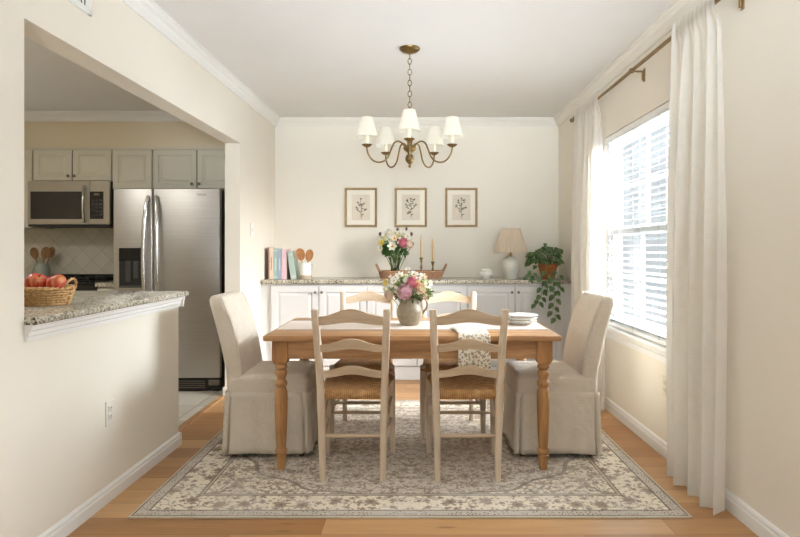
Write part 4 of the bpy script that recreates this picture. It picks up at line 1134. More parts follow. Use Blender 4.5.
for i in range(88):
    th = rd.uniform(0, 2*PI); ph = math.acos(rd.uniform(-0.45, 1.0)); rr = rd.uniform(0.55, 1.0)
    d = Vector((math.cos(th)*math.sin(ph), math.sin(th)*math.sin(ph), math.cos(ph)))
    p = pc0 + Vector((d.x*0.200, d.y*0.14, d.z*0.170))*rr
    if p.x > 1.36: p.x = 1.36 - rd.uniform(0, .04)
    # stay clear of the pot itself
    if p.z < CT+0.15 and abs(p.x-px_) < 0.12 and abs(p.y-pd_) < 0.14: 
        continue
    p.z = max(p.z, CT+0.085)
    m.tube([pc0+Vector((0,0,-0.04)), lerp(pc0, p, 0.6)+Vector((0,0,0.02)), p], 0.0016, 4)
    heart(m, p, Vector((d.x, d.y-0.5, d.z*0.2-0.55)), Vector((0.3*d.x, -0.8, 0.9)), rd.uniform(0.046,0.070), rd.uniform(0.036,0.052))
m.build('foliage', M['pothos'], t, smooth=70)
def vine(pts, nl, seed, L=0.055):
    rd = random.Random(seed); m = MB(); pts = [Vector(p) for p in pts]
    pts[2:2] = [Vector((lerp(pts[1].x, pts[2].x, 0.7), 5.488, CT+0.055))]
    pts[1].z = CT + 0.105
    m.tube(pts, 0.0018, 5)
    for k in range(nl):
        s_ = lerp(0.36, 0.98, (k+0.5)/nl)*(len(pts)-1); i = min(int(s_), len(pts)-2); p = lerp(pts[i], pts[i+1], s_-i)
        sd_ = 1 if k % 2 else -1
        q = p + Vector((sd_*0.018, -0.012, 0.006)); m.tube([p, q], 0.0012, 4)
        heart(m, q, Vector((sd_*0.6, -0.3, -0.75)), Vector((0.2*sd_, -1, 0.35)), L*rd.uniform(.8,1.1), L*0.75)
    m.build('vine', M['pothos'], t, smooth=70)
fz = 5.472
vine([(px_-0.04,pd_-0.08,CT+0.13),(PX(541,5.55),5.55,CT+0.05),P(542,287,fz),P(541.5,296,fz),P(538.5,302,fz),P(534.5,307,fz)], 9, 1)
vine([(px_+0.0,pd_-0.09,CT+0.13),(PX(550,5.54),5.54,CT+0.05),P(554.5,288,fz),P(554.5,300,fz),P(552.5,312,fz),P(557.5,322,fz)], 11, 2, 0.06)
vine([(px_+0.03,pd_-0.08,CT+0.13),(PX(556,5.56),5.56,CT+0.06),P(558,287,fz),P(559,295,fz)], 5, 3)
vine([(px_-0.07,pd_-0.04,CT+0.13),(PX(533,5.62),5.62,CT+0.09),P(528.5,277,5.56),P(527,281,5.52)], 6, 4)
vine([(px_-0.02,pd_-0.09,CT+0.13),(PX(546,5.55),5.55,CT+0.06),P(547,286,fz),P(548.5,293,fz)], 5, 5)

# ================================================================== PICTURES
def picture(px, kind, label):
    cx, cz, d = PX(px, YB), PZ(207.5, YB), YB
    hw, hh, fw = 0.163, 0.198, 0.022
    t = thing('framed_print', label, 'picture', (cx, d-0.012, cz-hh), 0, 'framed botanical prints on the back wall')
    m = MB()
    def ring(i, y): return [Vector((cx-hw+i,y,cz-hh+i)),Vector((cx+hw-i,y,cz-hh+i)),Vector((cx+hw-i,y,cz+hh-i)),Vector((cx-hw+i,y,cz+hh-i))]
    m.rings([ring(0,d-0.001),ring(0,d-0.02),ring(0.003,d-0.024),ring(0.014,d-0.022),ring(fw-0.003,d-0.016),ring(fw,d-0.013),ring(fw,d-0.001)], cap=False)
    m.build('frame', M['gold'], t)
    MB().box(cx-hw+fw-0.002, cx+hw-fw+0.002, d-0.010, d-0.002, cz-hh+fw-0.002, cz+hh-fw+0.002).build('mat_board', M['mat'], t)
    pw, ph = 0.092, 0.130
    pr = MB().box(cx-pw, cx+pw, d-0.0112, d-0.0098, cz-ph, cz+ph).build('print_sheet', M['printp'], t)
    rd = random.Random(kind*5+1); m = MB(); y = d-0.0118
    def pt(a, b): return Vector((cx+a, y, cz+b))
    main = [pt(0.004,-0.105), pt(0.0,-0.06), pt(0.006,0.0), pt(-0.004,0.05), pt(0.0,0.085)]
    m.tube(main, 0.0022, 4)
    br = {0: [(-0.02,-0.05,-0.045,0.0),(0.0,-0.04,0.05,-0.02),(0.0,0.02,-0.03,0.05),(0.0,0.0,0.03,0.04)], 1: [(0,-0.03,-0.05,0.03),(0,-0.03,0.052,0.03),(0,0.01,-0.035,0.075),(0,0.02,0.035,0.08),(0,-0.05,-0.03,-0.06)], 2: [(0,-0.05,-0.05,0.02),(0,-0.03,0.045,0.0),(0,0.0,-0.03,0.07),(0,0.02,0.03,0.075)]}[kind]
    tips = [(0.0,0.088)]
    for a, b, c2, d2 in br:
        m.tube([pt(a*0.3,b), pt((a*0.3+c2)/2, (b+d2)/2-0.006), pt(c2,d2)], 0.0016, 4); tips.append((c2,d2))
        for k in range(3):
            s_ = 0.35+0.25*k; q = pt(lerp(a*0.3,c2,s_), lerp(b,d2,s_)-0.004)
            leafblade(m, q, Vector((rd.choice((-1,1))*0.8,0,rd.uniform(-.2,.9))), Vector((0,-1,0.01)), rd.uniform(0.020,0.030), 0.009, 0.0)
    for a, b in tips:
        for k in range(5):
            an = 2*PI*k/5+rd.random(); leafblade(m, pt(a,b), Vector((math.cos(an),0,math.sin(an))), Vector((0,-1,0.01)), 0.014, 0.007, 0.0)
    for k in range(4):
        leafblade(m, pt(rd.uniform(-.004,.004), -0.08+0.03*k), Vector(((-1)**k,0,0.6)), Vector((0,-1,0.01)), 0.032, 0.010, 0.0)
    m.build('botanical_sprig', M['sepia'], pr)
picture(361, 0, 'gold framed botanical print, leftmost of three on back wall')
picture(410.8, 1, 'gold framed botanical print in the middle of three on back wall')
picture(461.3, 2, 'gold framed botanical print, rightmost of three on back wall')

# ================================================================== CHANDELIER
cx, cy = PX(409.7, 3.95), 3.95
ch_ = thing('chandelier', 'aged brass five arm chandelier with cream shades hanging over the table', 'chandelier', (cx, cy, 1.74))
MB().lathe([(0,0),(0.018,0.0),(0.022,0.006),(0.05,0.012),(0.066,0.026),(0.068,0.036),(0,0.038)], cx, cy, ZC-0.038, 28).build('canopy', M['brass'], ch_, smooth=50)
m = MB(); ztop, zbot = ZC-0.036, 2.10; n = 11
for i in range(n):
    z = lerp(ztop-0.016, zbot+0.020, i/(n-1)); L = (ztop-zbot)/n*0.60
    m.ring((cx, cy, z), 0.0115, 0.0030, 'Y' if i % 2 else 'X', 1.0 if i % 2 else 0.75, L/0.0115*0.95 if i % 2 else L/0.0115*0.95, n=14, seg=5) if i % 2 else m.ring((cx, cy, z), 0.0115, 0.0030, 'X', 0.75, L/0.0115*0.95, n=14, seg=5)
m.build('chain', M['brass'], ch_, smooth=180)
MB().ring((cx, cy, 2.085), 0.018, 0.003, 'Y', n=18).build('hanging_loop', M['brass'], ch_, smooth=180)
MB().lathe([(0,1.74),(0.006,1.742),(0.010,1.752),(0.006,1.762),(0.012,1.768),(0.026,1.785),(0.030,1.80),(0.024,1.82),(0.012,1.832),(0.016,1.842),(0.036,1.856),(0.044,1.868),(0.040,1.88),(0.02,1.89),(0.016,1.90),(0.02,1.92),(0.02,1.94),(0.013,1.95),(0.010,1.98),(0.014,2.0),(0.010,2.02),(0.009,2.05),(0.013,2.06),(0.006,2.07),(0,2.07)], cx, cy, 0, 24).build('column', M['brass'], ch_, smooth=60)
AR = 0.288; zb_ = 1.868
for k in range(5):
    a = -PI/2 + 2*PI*k/5; dx, dy = math.cos(a), math.sin(a)
    def q(r, z): return Vector((cx+dx*r, cy+dy*r, z))
    ctrl = [(0.03,1.868),(0.045,1.895),(0.075,1.912),(0.105,1.90),(0.125,1.86),(0.145,1.81),(0.175,1.778),(0.215,1.768),(0.252,1.782),(0.278,1.815),(0.288,1.85),(0.288,1.862)]
    arm = MB().tube(spl([q(r, z) for r, z in ctrl], 4), 0.0055, 9).build('arm', M['brass'], ch_, smooth=180)
    x, y = cx+dx*AR, cy+dy*AR
    MB().lathe([(0,-0.008),(0.012,-0.006),(0.026,0.002),(0.034,0.010),(0.033,0.012),(0.014,0.006),(0,0.006)], x, y, zb_, 20).build('drip_pan', M['brass'], arm, smooth=60)
    MB().lathe([(0,0.004),(0.0125,0.004),(0.0125,0.085),(0,0.085)], x, y, zb_, 14).build('candle_sleeve', M['sleeve'], arm, smooth=40)
    m = MB(); m.lathe([(0.071,0.058),(0.0705,0.062),(0.039,0.182),(0.038,0.186)], x, y, zb_, 36, cap=False)
    m.build('lamp_shade', M['shade'], arm, smooth=50)
    for r_, z_ in ((0.0712, 0.060), (0.0388, 0.184)): MB().ring((x,y,zb_+z_), r_, 0.0018, n=32, seg=5).build('shade_trim', M['shade'], arm, smooth=180)
    MB().lathe([(0.0,0.085),(0.009,0.09),(0.014,0.11),(0.010,0.13),(0,0.145)], x, y, zb_, 12).build('bulb', M['ceramic'], arm, smooth=180)

# ================================================================== WALL FITTINGS
def outlet(p, side, label, mat):
    t = thing('wall_outlet', label, 'outlet', p)
    s_ = side; x = p[0]; y = p[1]; z = p[2]
    MB().box(min(x, x-s_*0.006), max(x, x-s_*0.006), y-0.036, y+0.036, z, z+0.118, 0.002).build('cover_plate', M[mat], t)
    for zz in (0.026, 0.066):
        r = MB().box(min(x-s_*0.005, x-s_*0.009), max(x-s_*0.005, x-s_*0.009), y-0.017, y+0.017, z+zz, z+zz+0.028, 0.0015).build('socket', M[mat], t)
        m = MB()
        for yy in (-0.007, 0.007): m.box(min(x-s_*0.0085, x-s_*0.0094), max(x-s_*0.0085, x-s_*0.0094), y+yy-0.0015, y+yy+0.0015, z+zz+0.012, z+zz+0.022)
        m.box(min(x-s_*0.0085, x-s_*0.0094), max(x-s_*0.0085, x-s_*0.0094), y-0.003, y+0.003, z+zz+0.004, z+zz+0.008)
        m.build('slot', M['slot'], r)
outlet((xl(2.88), 2.88, 0.36), -1, 'white double power outlet on the half wall below the peninsula', 'outletp')
sw_ = thing('light_switch', 'white light switch plate on the left wall past the kitchen opening', 'light switch', (xl(5.26), 5.26, 1.32))
MB().box(0, 0.006, 5.225, 5.295, 1.32, 1.435, 0.002).leftwall().build('cover_plate', M['plastic'], sw_)
MB().box(0.0055, 0.012, 5.253, 5.267, 1.36, 1.395, 0.002).leftwall().build('toggle', M['plastic'], sw_)
outlet((XR, 3.48, 0.35), 1, 'ivory power outlet under the window beside the near curtain', 'ivoryp')
vt = thing('air_vent', 'white metal air vent high on the left wall by the ceiling', 'vent', (xl(2.5), 2.5, 2.26))
m = MB()
va, vb_, vz0, vz1 = 2.26, 2.72, 2.258, 2.43
for (a, b, c_, d_) in ((va, va+0.03, vz0, vz1), (vb_-0.03, vb_, vz0, vz1), (va, vb_, vz0, vz0+0.03), (va, vb_, vz1-0.03, vz1)): m.box(0, 0.008, a, b, c_, d_, 0.002, 1)
m.leftwall().build('frame', M['plastic'], vt)
MB().box(0.0004, 0.002, va+0.02, vb_-0.02, vz0+0.02, vz1-0.02).leftwall().build('dark_backing', M['slot'], vt)
m = MB()
for i in range(16):
    y = lerp(va+0.04, vb_-0.04, i/15); m.box(0.002, 0.007, y-0.004, y+0.004, vz0+0.028, vz1-0.028)
m.leftwall().build('louver', M['plastic'], vt)

# ================================================================== PENINSULA
m = MB(); x0, x1 = xl(3)+0.04, -2.17
PY0, PY1 = OY0+0.004, 3.765
pts = [(xl(PY0)+0.045, PY0), (xl(PY1)+0.045-0.03, PY1-0.0), (-2.2, PY1), (-2.2, PY0)]
def poly(z, i):
    return [Vector((pts[0][0]-i, pts[0][1], z)), Vector((xl(PY1)+0.045-0.02-i, PY1-i, z)) , Vector((-2.2, PY1-i, z)), Vector((-2.2, PY0, z))]
def poly(z, i):
    a = xl(PY0)+0.045-i; b = xl(PY1)+0.045-i; r = 0.03
    arc = [(b-r+r*math.cos(t), PY1-i-r+r*math.sin(t)) for t in [PI/2*k/5 for k in range(6)]]
    return [Vector((a, PY0, z))]+[Vector((x, y, z)) for x, y in arc]+[Vector((-2.2, PY1-i, z)), Vector((-2.2, PY0, z))]
m.rings([poly(HWZ+0.003, 0.006), poly(HWZ+0.008, 0.0), poly(HWZ+0.026, 0.0), poly(HWZ+0.031, 0.005), poly(HWZ+0.033, 0.010)])
o = m.build('granite_countertop', M['granite'], smooth=50)
tag(o, 'speckled granite peninsula worktop capping the half wall under the fruit basket', 'countertop')
PZT = HWZ+0.033
t = thing('peninsula_cabinet', 'cream kitchen base cabinet behind the half wall under the peninsula worktop', 'cabinet', (-1.88, 3.0, 0))
MB().box(-2.14, xl(OY0)-TH-0.004, OY0+0.02, 3.68, 0.0, HWZ+0.002).build('carcass', M['kcab'], t)
# fruit basket
bd_ = 2.80; bx_ = PX(46.0, bd_)
t = thing('fruit_basket', 'round golden wicker basket of apples on the peninsula worktop', 'basket', (bx_, bd_, PZT))
hb = PZ(289.0, bd_-0.1)-PZT
m = MB(); rows = 7; N = 60
for r in range(rows):
    k = r/(rows-1); R = lerp(0.092, 0.113, k); zz = PZT+0.007+(hb-0.012)*k
    m.tube([Vector((bx_+(R+0.0055*math.sin(PI*(i+0.5)+PI*r))*math.cos(2*PI*i/N), bd_+(R+0.0055*math.sin(PI*(i+0.5)+PI*r))*math.sin(2*PI*i/N), zz)) for i in range(N+1)], hb/rows*0.55, 5, False)
m.build('woven_side', M['wicker'], t, smooth=180)
m = MB()
for i in range(30):
    a = 2*PI*(i+.25)/30; m.tube([(bx_+0.092*math.cos(a), bd_+0.092*math.sin(a), PZT+0.004), (bx_+0.113*math.cos(a), bd_+0.113*math.sin(a), PZT+hb)], 0.0036, 5)
m.build('stake', M['wicker'], t, smooth=180)
MB().lathe([(0,0.002),(0.094,0.002),(0.094,0.008),(0,0.008)], bx_, bd_, PZT, 28).build('basket_base', M['wicker'], t)
m = MB()
for ph in (0, PI):
    m.tube([Vector((bx_+(0.114+0.004*math.cos(14*2*PI*i/120+ph))*math.cos(2*PI*i/120), bd_+(0.114+0.004*math.cos(14*2*PI*i/120+ph))*math.sin(2*PI*i/120), PZT+hb+0.004*math.sin(14*2*PI*i/120+ph))) for i in range(121)], 0.0055, 6, False)
m.build('rim', M['wicker'], t, smooth=180)
for s_ in (-1, 1):
    m = MB()
    for ph in (0, PI):
        cpt = []
        for i in range(31):
            u = i/30; a = PI*u; y = bd_ - 0.045*math.cos(a); z = PZT+hb+0.042*math.sin(a)
            cpt.append(Vector((bx_+s_*(0.111+0.014*math.sin(a))+0.003*math.cos(6*a+ph), y, z+0.003*math.sin(6*a+ph))))
        m.tube(cpt, 0.0042, 6)
    m.build('handle', M['wicker'], t, smooth=180)
def apple(p, r, label, rot, lean=0.2):
    t = thing('apple', label, 'apple', p, 0, 'apples in the basket')
    prof = [(0.0,-0.80),(0.18,-0.86),(0.42,-0.84),(0.74,-0.60),(0.95,-0.18),(1.0,0.12),(0.93,0.46),(0.72,0.74),(0.45,0.86),(0.22,0.82),(0.08,0.66),(0.0,0.60)]
    mm = Matrix.Translation(p) @ Matrix.Rotation(lean, 4, 'X') @ Matrix.Rotation(rot, 4, 'Y')
    MB().lathe([(a*r, b*r) for a, b in prof], seg=24, m=mm).build('skin', M['apple'], t, smooth=180)
    MB().tube([mm @ Vector((0,0,0.6*r)), mm @ Vector((0.05*r,0,0.95*r)), mm @ Vector((0.14*r,0,1.15*r))], 0.0018, 5).build('stem', M['spoonk'], t, smooth=180)
ap = [(36.0, 283.0, 2.76, 0.046, 'red apple at left in the wicker basket', 0.5), (57.0, 283.5, 2.76, 0.043, 'red apple at right in the wicker basket', -0.4), (48, 284.5, 2.86, 0.040, 'yellow flushed red apple behind the two front apples in the basket', 0.2), (32, 285, 2.84, 0.036, 'red apple half hidden at the back of the basket', 0.9)]
for x, y, d, r, lb, ro in ap: apple(P(x, y, d), r, lb, ro)
for (dx, dy, lb) in ((-0.045,-0.035,''), (0.04,-0.03,''), (0.0,0.05,'')): pass

# ================================================================== FRIDGE
fd = 5.07
fx0, fx1 = PX(113, fd), PX(220, fd); ft = PZ(188, fd); fsp = PX(152.6, fd)
fr = thing('refrigerator', 'stainless steel side by side refrigerator with water dispenser', 'refrigerator', ((fx0+fx1)/2, 5.45, 0))
MB().box(fx0+0.004, fx1-0.002, fd+0.065, KB-0.03, 0.02, ft-0.012, 0.006).build('body', M['blackm'], fr)
def fdoor(a, b, hole=None):
    m = MB(); m.box(a, b, fd, fd+0.06, 0.115, ft, 0.010, 3); return m
d1 = fdoor(fx0, fsp-0.004).build('freezer_door', M['steel'], fr, smooth=40)
d2 = fdoor(fsp+0.004, fx1).build('fridge_door', M['steel'], fr, smooth=40)
def fhandle(px0, bow, parent):
    zt, zb = PZ(196, fd), 0.62; n = 14; m = MB(); rs = []
    x = PX(px0, fd)
    pts = []
    for i in range(n+1):
        v = i/n; k = math.sin(PI*v)**0.6
        pts.append((x + bow*0.024*k, fd - 0.012 - 0.05*k, lerp(zb, zt, v)))
    m.tube(pts, [0.013]+[0.0165]*(n-1)+[0.013], 12); m.build('handle', M['chrome'], parent, smooth=60)
fhandle(149.0, -1, d1); fhandle(156.8, 1, d2)
dx0, dx1, dz0, dz1 = PX(119.5, fd), PX(143.6, fd), PZ(287.6, fd), PZ(248, fd)
m = MB()
m.box(dx0-0.008, dx1+0.008, fd-0.008, fd+0.001, dz0-0.03, dz0); m.box(dx0-0.008, dx0, fd-0.008, fd+0.001, dz0, dz1+0.006); m.box(dx1, dx1+0.008, fd-0.008, fd+0.001, dz0, dz1+0.006); m.box(dx0-0.008, dx1+0.008, fd-0.008, fd+0.001, dz1, dz1+0.006)
m.build('dispenser_bezel', M['steel'], d1)
MB().box(dx0, dx1, fd-0.0045, fd-0.0005, dz0, dz1).build('dispenser_recess', M['blackm'], d1)
MB().box(dx0, dx1, fd-0.010, fd-0.004, dz1-0.11, dz1, 0.002).build('dispenser_panel', M['black'], d1)
M['paddle'] = plain('dark_grey_paddle', rgb(70,68,66), 0.35)
m = MB().box(dx0+0.055, dx0+0.10, fd-0.012, fd-0.004, dz0+0.05, dz1-0.11, 0.003); m.box(dx0+0.12, dx0+0.165, fd-0.012, fd-0.004, dz0+0.08, dz1-0.11, 0.003); m.box(dx0+0.01, dx1-0.01, fd-0.014, fd-0.004, dz0+0.002, dz0+0.016, 0.002)
m.build('dispenser_paddle', M['paddle'], d1)
m = MB(); bx0 = PX(197, fd); 
for i, (w_, h_) in enumerate(((0.007,0.020),(0.012,0.014),(0.012,0.014),(0.012,0.014),(0.010,0.012),(0.010,0.016))):
    x = bx0 + i*0.0145; z = PZ(195.5, fd)
    m.box(x, x+w_, fd-0.0015, fd-0.0005, z, z+0.003); m.box(x, x+0.003, fd-0.0015, fd-0.0005, z, z+h_); m.box(x, x+w_, fd-0.0015, fd-0.0005, z+h_-0.003, z+h_)
m.build('badge', M['knob'], d2)
m = MB().box(fx0+0.005, fx1-0.005, fd+0.02, fd+0.06, 0.012, 0.105, 0.004)
gr = m.build('base_grille', M['blackm'], fr)
m = MB()
for i in range(4): m.box(fx0+0.03, fx1-0.13, fd+0.014, fd+0.022, 0.03+0.018*i, 0.037+0.018*i)
m.build('grille_slot', M['knob'], gr)
MB().box(fx1-0.10, fx1-0.004, fd+0.005, fd+0.03, 0.055, 0.10, 0.004).build('hinge_cover', M['knob'], fr)

# ================================================================== KITCHEN CABINETS
CD = 5.49
def upper(a, b, z0, z1, doors, label, kside='in', knz=None, hid=None):
    t = thing('wall_cabinet', label, 'cabinet', ((a+b)/2, (CD+KB)/2, z0), 0, 'kitchen wall cabinets')
    MB().box(a, b, CD+0.001, KB, z0, z1).build('carcass', M['kcab'], t)
    n = len(doors)
    for (p, q, k) in doors:
        m = MB(); door_panel(m, p, q, z0+0.004, z1-0.012, CD, 0.02, 0.045)
        d_ = m.build('door', M['kcab'], t)
        if k is not None: knob((k, CD-0.02, z0+0.045), d_, 'knob', 0.014)
    for (p, q, k), (p2, q2, k2) in zip(doors, doors[1:]):
        MB().box(q, p2, CD-0.012, CD, z0+0.004, z1-0.012).build('door_gap', M['door_gap'], t)
zc0, zc1 = 1.829, 2.124
def KXp(p): return PX(p, CD-0.02)
fbz = 1.757
upper(KXp(-40), KXp(32.2), 1.40, zc1, [(KXp(-39), KXp(-4.5), None), (KXp(-3.5), KXp(31.8), None)], 'pale kitchen wall cabinet beside the microwave, cut off by the wall edge')
upper(KXp(32.6), KXp(111.6), zc0, zc1, [(KXp(33.6), KXp(71.6), KXp(69)), (KXp(72.6), KXp(111), KXp(75.2))], 'pale two door wall cabinet above the microwave')
upper(KXp(112), KXp(152.2), fbz, zc1, [(KXp(112.6), KXp(151.6), None)], 'pale single door wall cabinet above the freezer side of the refrigerator')
upper(KXp(152.6), -1.61, fbz, zc1, [(KXp(153.2), KXp(196.3), KXp(192.3)), (KXp(197.3), -1.615, KXp(199.7))], 'pale two door wall cabinet above the refrigerator, beside the pier')
o = MB().prism([(CD-0.03, 2.118), (CD-0.024, 2.112), (CD-0.001, 2.112), (CD-0.001, 2.135), (CD-0.03, 2.135)], KX, -1.58, 'X').build('trim_cabinet_top', M['kcab'], origin=(0,0,0)); struct(o)
# microwave
md = 5.43; mx0, mx1, mz0, mz1 = PX(27.5, md), PX(110, md), PZ(226.5, md), zc0-0.003
t = thing('microwave', 'stainless over the range microwave under the wall cabinets', 'microwave', ((mx0+mx1)/2, 5.6, mz0))
MB().box(mx0, mx1, md+0.03, KB-0.012, mz0, mz1, 0.004).build('body', M['blackm'], t)
sp_ = PX(89.5, md); d_ = MB().box(mx0, sp_, md, md+0.029, mz0+0.02, mz1, 0.004).build('door', M['dsteel'], t)
MB().box(PX(30.5, md), PX(82.5, md), md-0.003, md+0.002, PZ(219, md), PZ(191.5, md), 0.003).build('door_window', M['dglass'], d_)
hx_ = PX(85.0, md)
MB().tube([(hx_+0.012*math.sin(PI*i/12)**.6-0.004, md-0.006-0.045*math.sin(PI*i/12)**.6, lerp(PZ(222, md), PZ(186.5, md), i/12)) for i in range(13)], 0.012, 10).build('handle', M['chrome'], d_, smooth=60)
cpn = MB().box(sp_+0.002, mx1-0.004, md, md+0.029, mz0+0.02, mz1, 0.004).build('control_side', M['dsteel'], t)
cq = MB().box(PX(90, md), PX(103.5, md), md-0.003, md+0.002, PZ(219, md), PZ(191.5, md), 0.002).build('control_panel', M['black'], t)
m = MB()
for r in range(5):
    for c_ in range(3):
        x = PX(92 + c_*3.8, md); z = PZ(200 + r*3.6, md); m.box(x, x+0.022, md-0.0042, md-0.0028, z-0.012, z+0.004)
m.build('keypad', M['paddle'], cq)
MB().box(PX(94, md), PX(99.5, md), md-0.0042, md-0.0028, PZ(195.5, md), PZ(193, md)).build('display', M['knob'], cq)
MB().box(mx0+0.004, mx1-0.004, md+0.004, md+0.03, mz0, mz0+0.019).build('vent_strip', M['blackm'], t)
# base run
rx0, rx1 = -3.47, -2.775
bd2 = 5.22
GK = 'kitchen base cabinets on the far wall'
def kbase(a, b, label):
    t = thing('kitchen_base_cabinet', label, 'cabinet', ((a+b)/2, 5.5, 0), 0, GK)
    MB().box(a, b, bd2+0.02, KB-0.013, 0.09, 0.878).build('carcass', M['kcab'], t)
    MB().box(a, b, bd2+0.08, KB-0.1, 0.0, 0.09).build('plinth', M['kcab'], t)
    m = MB(); door_panel(m, a+0.005, b-0.005, 0.10, 0.70, bd2+0.02, 0.02, 0.045 if b-a > .3 else 0.03); dr = m.build('door', M['kcab'], t)
    m = MB().box(a+0.005, b-0.005, bd2, bd2+0.02, 0.715, 0.865, 0.003); dw = m.build('drawer', M['kcab'], t)
    knob(((a+b)/2, bd2, 0.79), dw)
kbase(rx1+0.004, fx0-0.012, 'narrow cream base cabinet between the range and the refrigerator')
kbase(-4.28, rx0-0.004, 'cream base cabinet beyond the range under the spoon crock')
for a, b, lb in ((rx1+0.003, fx0-0.008, 'short granite worktop between the range and the refrigerator'), (-4.29, rx0-0.003, 'granite worktop under the grey spoon crock in the kitchen')):
    o = MB().box(a, b, 5.195, KB-0.012, 0.88, 0.917, 0.004).build('granite_countertop', M['granite']); tag(o, lb, 'countertop')
# range
t = thing('gas_range', 'black gas range under the microwave in the kitchen', 'range', ((rx0+rx1)/2, 5.5, 0))
MB().box(rx0, rx1, bd2, KB-0.02, 0.03, 0.90, 0.004).build('body', M['black'], t)
MB().box(rx0, rx1, bd2-0.03, KB-0.02, 0.90, 0.918, 0.006).build('cooktop', M['black'], t)
MB().box(rx0+0.02, rx1+0.20, KB-0.055, KB-0.014, 0.918, 0.968, 0.004).build('backguard', M['black'], t)
od = MB().box(rx0+0.01, rx1-0.01, bd2-0.02, bd2, 0.22, 0.74, 0.005).build('oven_door', M['black'], t)
MB().tube([(rx0+0.06, bd2-0.055, 0.70), (rx1-0.06, bd2-0.055, 0.70)], 0.011, 10).build('handle', M['chrome'], od, smooth=60)
for i in range(5):
    x = lerp(rx0+0.09, rx1-0.09, i/4)
    MB().lathe([(0,0),(0.02,0),(0.017,0.028),(0,0.03)], m=Matrix.Translation((x, bd2, 0.83)) @ Matrix.Rotation(PI/2, 4, 'X'), seg=14).build('knob', M['chrome'], t, smooth=40)
for bx2 in (rx0+0.18, rx1-0.17):
    for by2 in (5.33, 5.62):
        m = MB()
        m.ring((bx2, by2, 0.951), 0.10, 0.006, n=24); 
        for k in range(4):
            a = PI/2*k+PI/4; m.tube([(bx2+0.03*math.cos(a), by2+0.03*math.sin(a), 0.953), (bx2+0.13*math.cos(a), by2+0.13*math.sin(a), 0.953), (bx2+0.135*math.cos(a), by2+0.135*math.sin(a), 0.919)], 0.006, 6)
        m.lathe([(0,0),(0.045,0),(0.045,0.012),(0.03,0.016),(0,0.017)], bx2, by2, 0.918, 18)
        m.build('burner_grate', M['iron'], t, smooth=50)
# crock with wooden spoons
kd = 5.64; kx = PX(41.5, kd); kz = 0.917
t = thing('utensil_crock', 'grey green crock of wooden spoons on the kitchen worktop', 'crock', (kx, kd, kz))
MB().lathe([(0,0),(0.066,0),(0.070,0.005),(0.073,0.05),(0.072,0.10),(0.066,0.125),(0.054,0.145),(0.056,0.158),(0.050,0.158),(0.048,0.14),(0.062,0.10),(0.06,0.02),(0,0.015)], kx, kd, kz, 28).build('crock_body', M['crock'], t, smooth=60)
GS2 = 'wooden utensils in the grey green crock'
for (x, y, w_, L_, lb, k) in ((34.3, 252.8, 0.040, 0.052, 'wooden spoon leaning left in the grey green crock', 0), (45.6, 252.5, 0.044, 0.056, 'broad wooden spatula in the middle of the grey green crock', 1), (51.2, 252.0, 0.036, 0.050, 'wooden spoon leaning right in the grey green crock', 2)):
    spoon('wooden_spoon', lb, P(41.5+(k-1)*1.6, 274, kd), P(x, y, kd+0.01*(k-1)), w_, L_, M['spoonk'], GS2, 0, k != 1)

# ================================================================== CAMERA
cd = bpy.data.cameras.new('camera'); cam = bpy.data.objects.new('camera', cd); C.objects.link(cam)
cam.location = (0, 0, H); cam.rotation_euler = (PI/2, 0, 0)
cd.sensor_fit = 'HORIZONTAL'; cd.sensor_width = 36.0; cd.lens = 36.0*F/800
cd.shift_x = -(VX-400)/800; cd.shift_y = -(268.5-VY)/800; cd.clip_start = 0.05; cd.clip_end = 100
bpy.context.scene.camera = cam

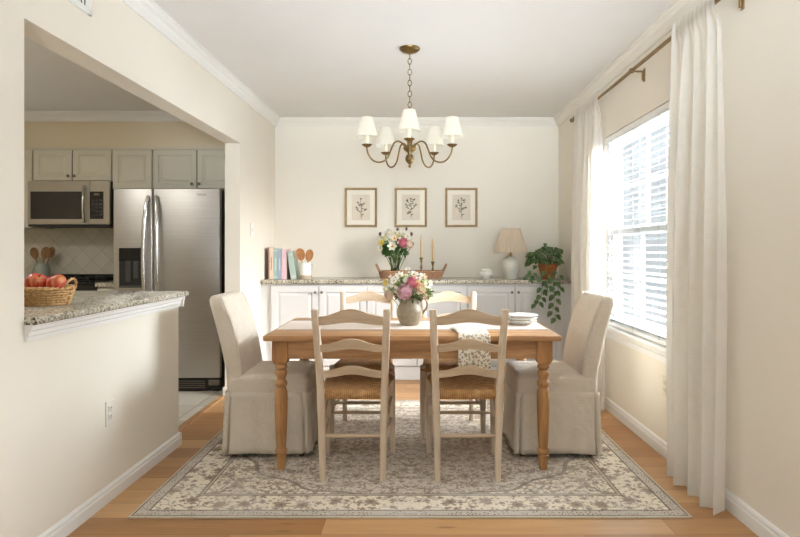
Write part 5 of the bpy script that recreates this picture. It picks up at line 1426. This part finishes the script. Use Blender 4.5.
# ================================================================== LIGHT
sc = bpy.context.scene
wd = bpy.data.worlds.new('daylight'); sc.world = wd; wd.use_nodes = True
bg = wd.node_tree.nodes['Background']; bg.inputs[0].default_value = (0.86, 0.94, 1.0, 1); bg.inputs[1].default_value = 0.68
def area(name, loc, rot, sx, sy, e, col=(1,1,1), spread=180):
    l = bpy.data.lights.new(name, 'AREA'); l.shape = 'RECTANGLE'; l.size = sx; l.size_y = sy; l.energy = e; l.color = col; l.spread = math.radians(spread)
    o = bpy.data.objects.new(name, l); C.objects.link(o); o.location = loc; o.rotation_euler = rot; return o
area('window_daylight', (4.9, 4.3, 3.3), (0, math.radians(64), 0), 2.2, 4.4, 960, (0.82, 0.91, 1.0), 120)
area('window_daylight_oblique', (4.3, 2.1, 3.1), (0, math.radians(68), math.radians(-33)), 2.4, 2.2, 600, (0.97, 0.97, 0.98), 100)
area('window_daylight_far', (4.3, 7.6, 2.9), (0, math.radians(70), math.radians(48)), 2.2, 2.2, 470, (0.86, 0.93, 1.0), 90)
area('window_upward_fill', (3.6, 4.1, -0.1), (0, math.radians(122), 0), 1.6, 2.4, 350, (0.76, 0.88, 1.0), 120)  # added lamp outside, aimed up through the window to brighten the ceiling
area('rear_fill', (0.7, -1.2, 1.5), (math.radians(95), 0, math.radians(10)), 1.8, 1.6, 8, (0.84, 0.92, 1.0))  # added fill lamp out of view behind the camera
area('rear_upward_fill', (0.2, -0.9, 1.5), (math.radians(112), 0, 0), 1.8, 0.8, 46, (0.78, 0.89, 1.0), 60)  # added lamp behind the camera, tilted up to lift the far ceiling and wall
area('kitchen_area_fill', (-2.9, 3.2, ZK-0.02), (0, 0, 0), 0.9, 0.5, 22, (0.97, 0.96, 0.93))  # added area lamp to light the enclosed kitchen, not a fixture
l = bpy.data.lights.new('kitchen_point_fill', 'POINT'); l.energy = 9; l.shadow_soft_size = 0.15; l.color = (0.97, 0.96, 0.94)  # added out-of-view fill for the kitchen ceiling; no pendant hangs here
o = bpy.data.objects.new('kitchen_point_fill', l); C.objects.link(o); o.location = (-3.0, 2.6, 1.95)
sc.view_settings.view_transform = 'Standard'; sc.view_settings.look = 'None'; sc.view_settings.exposure = 0.13
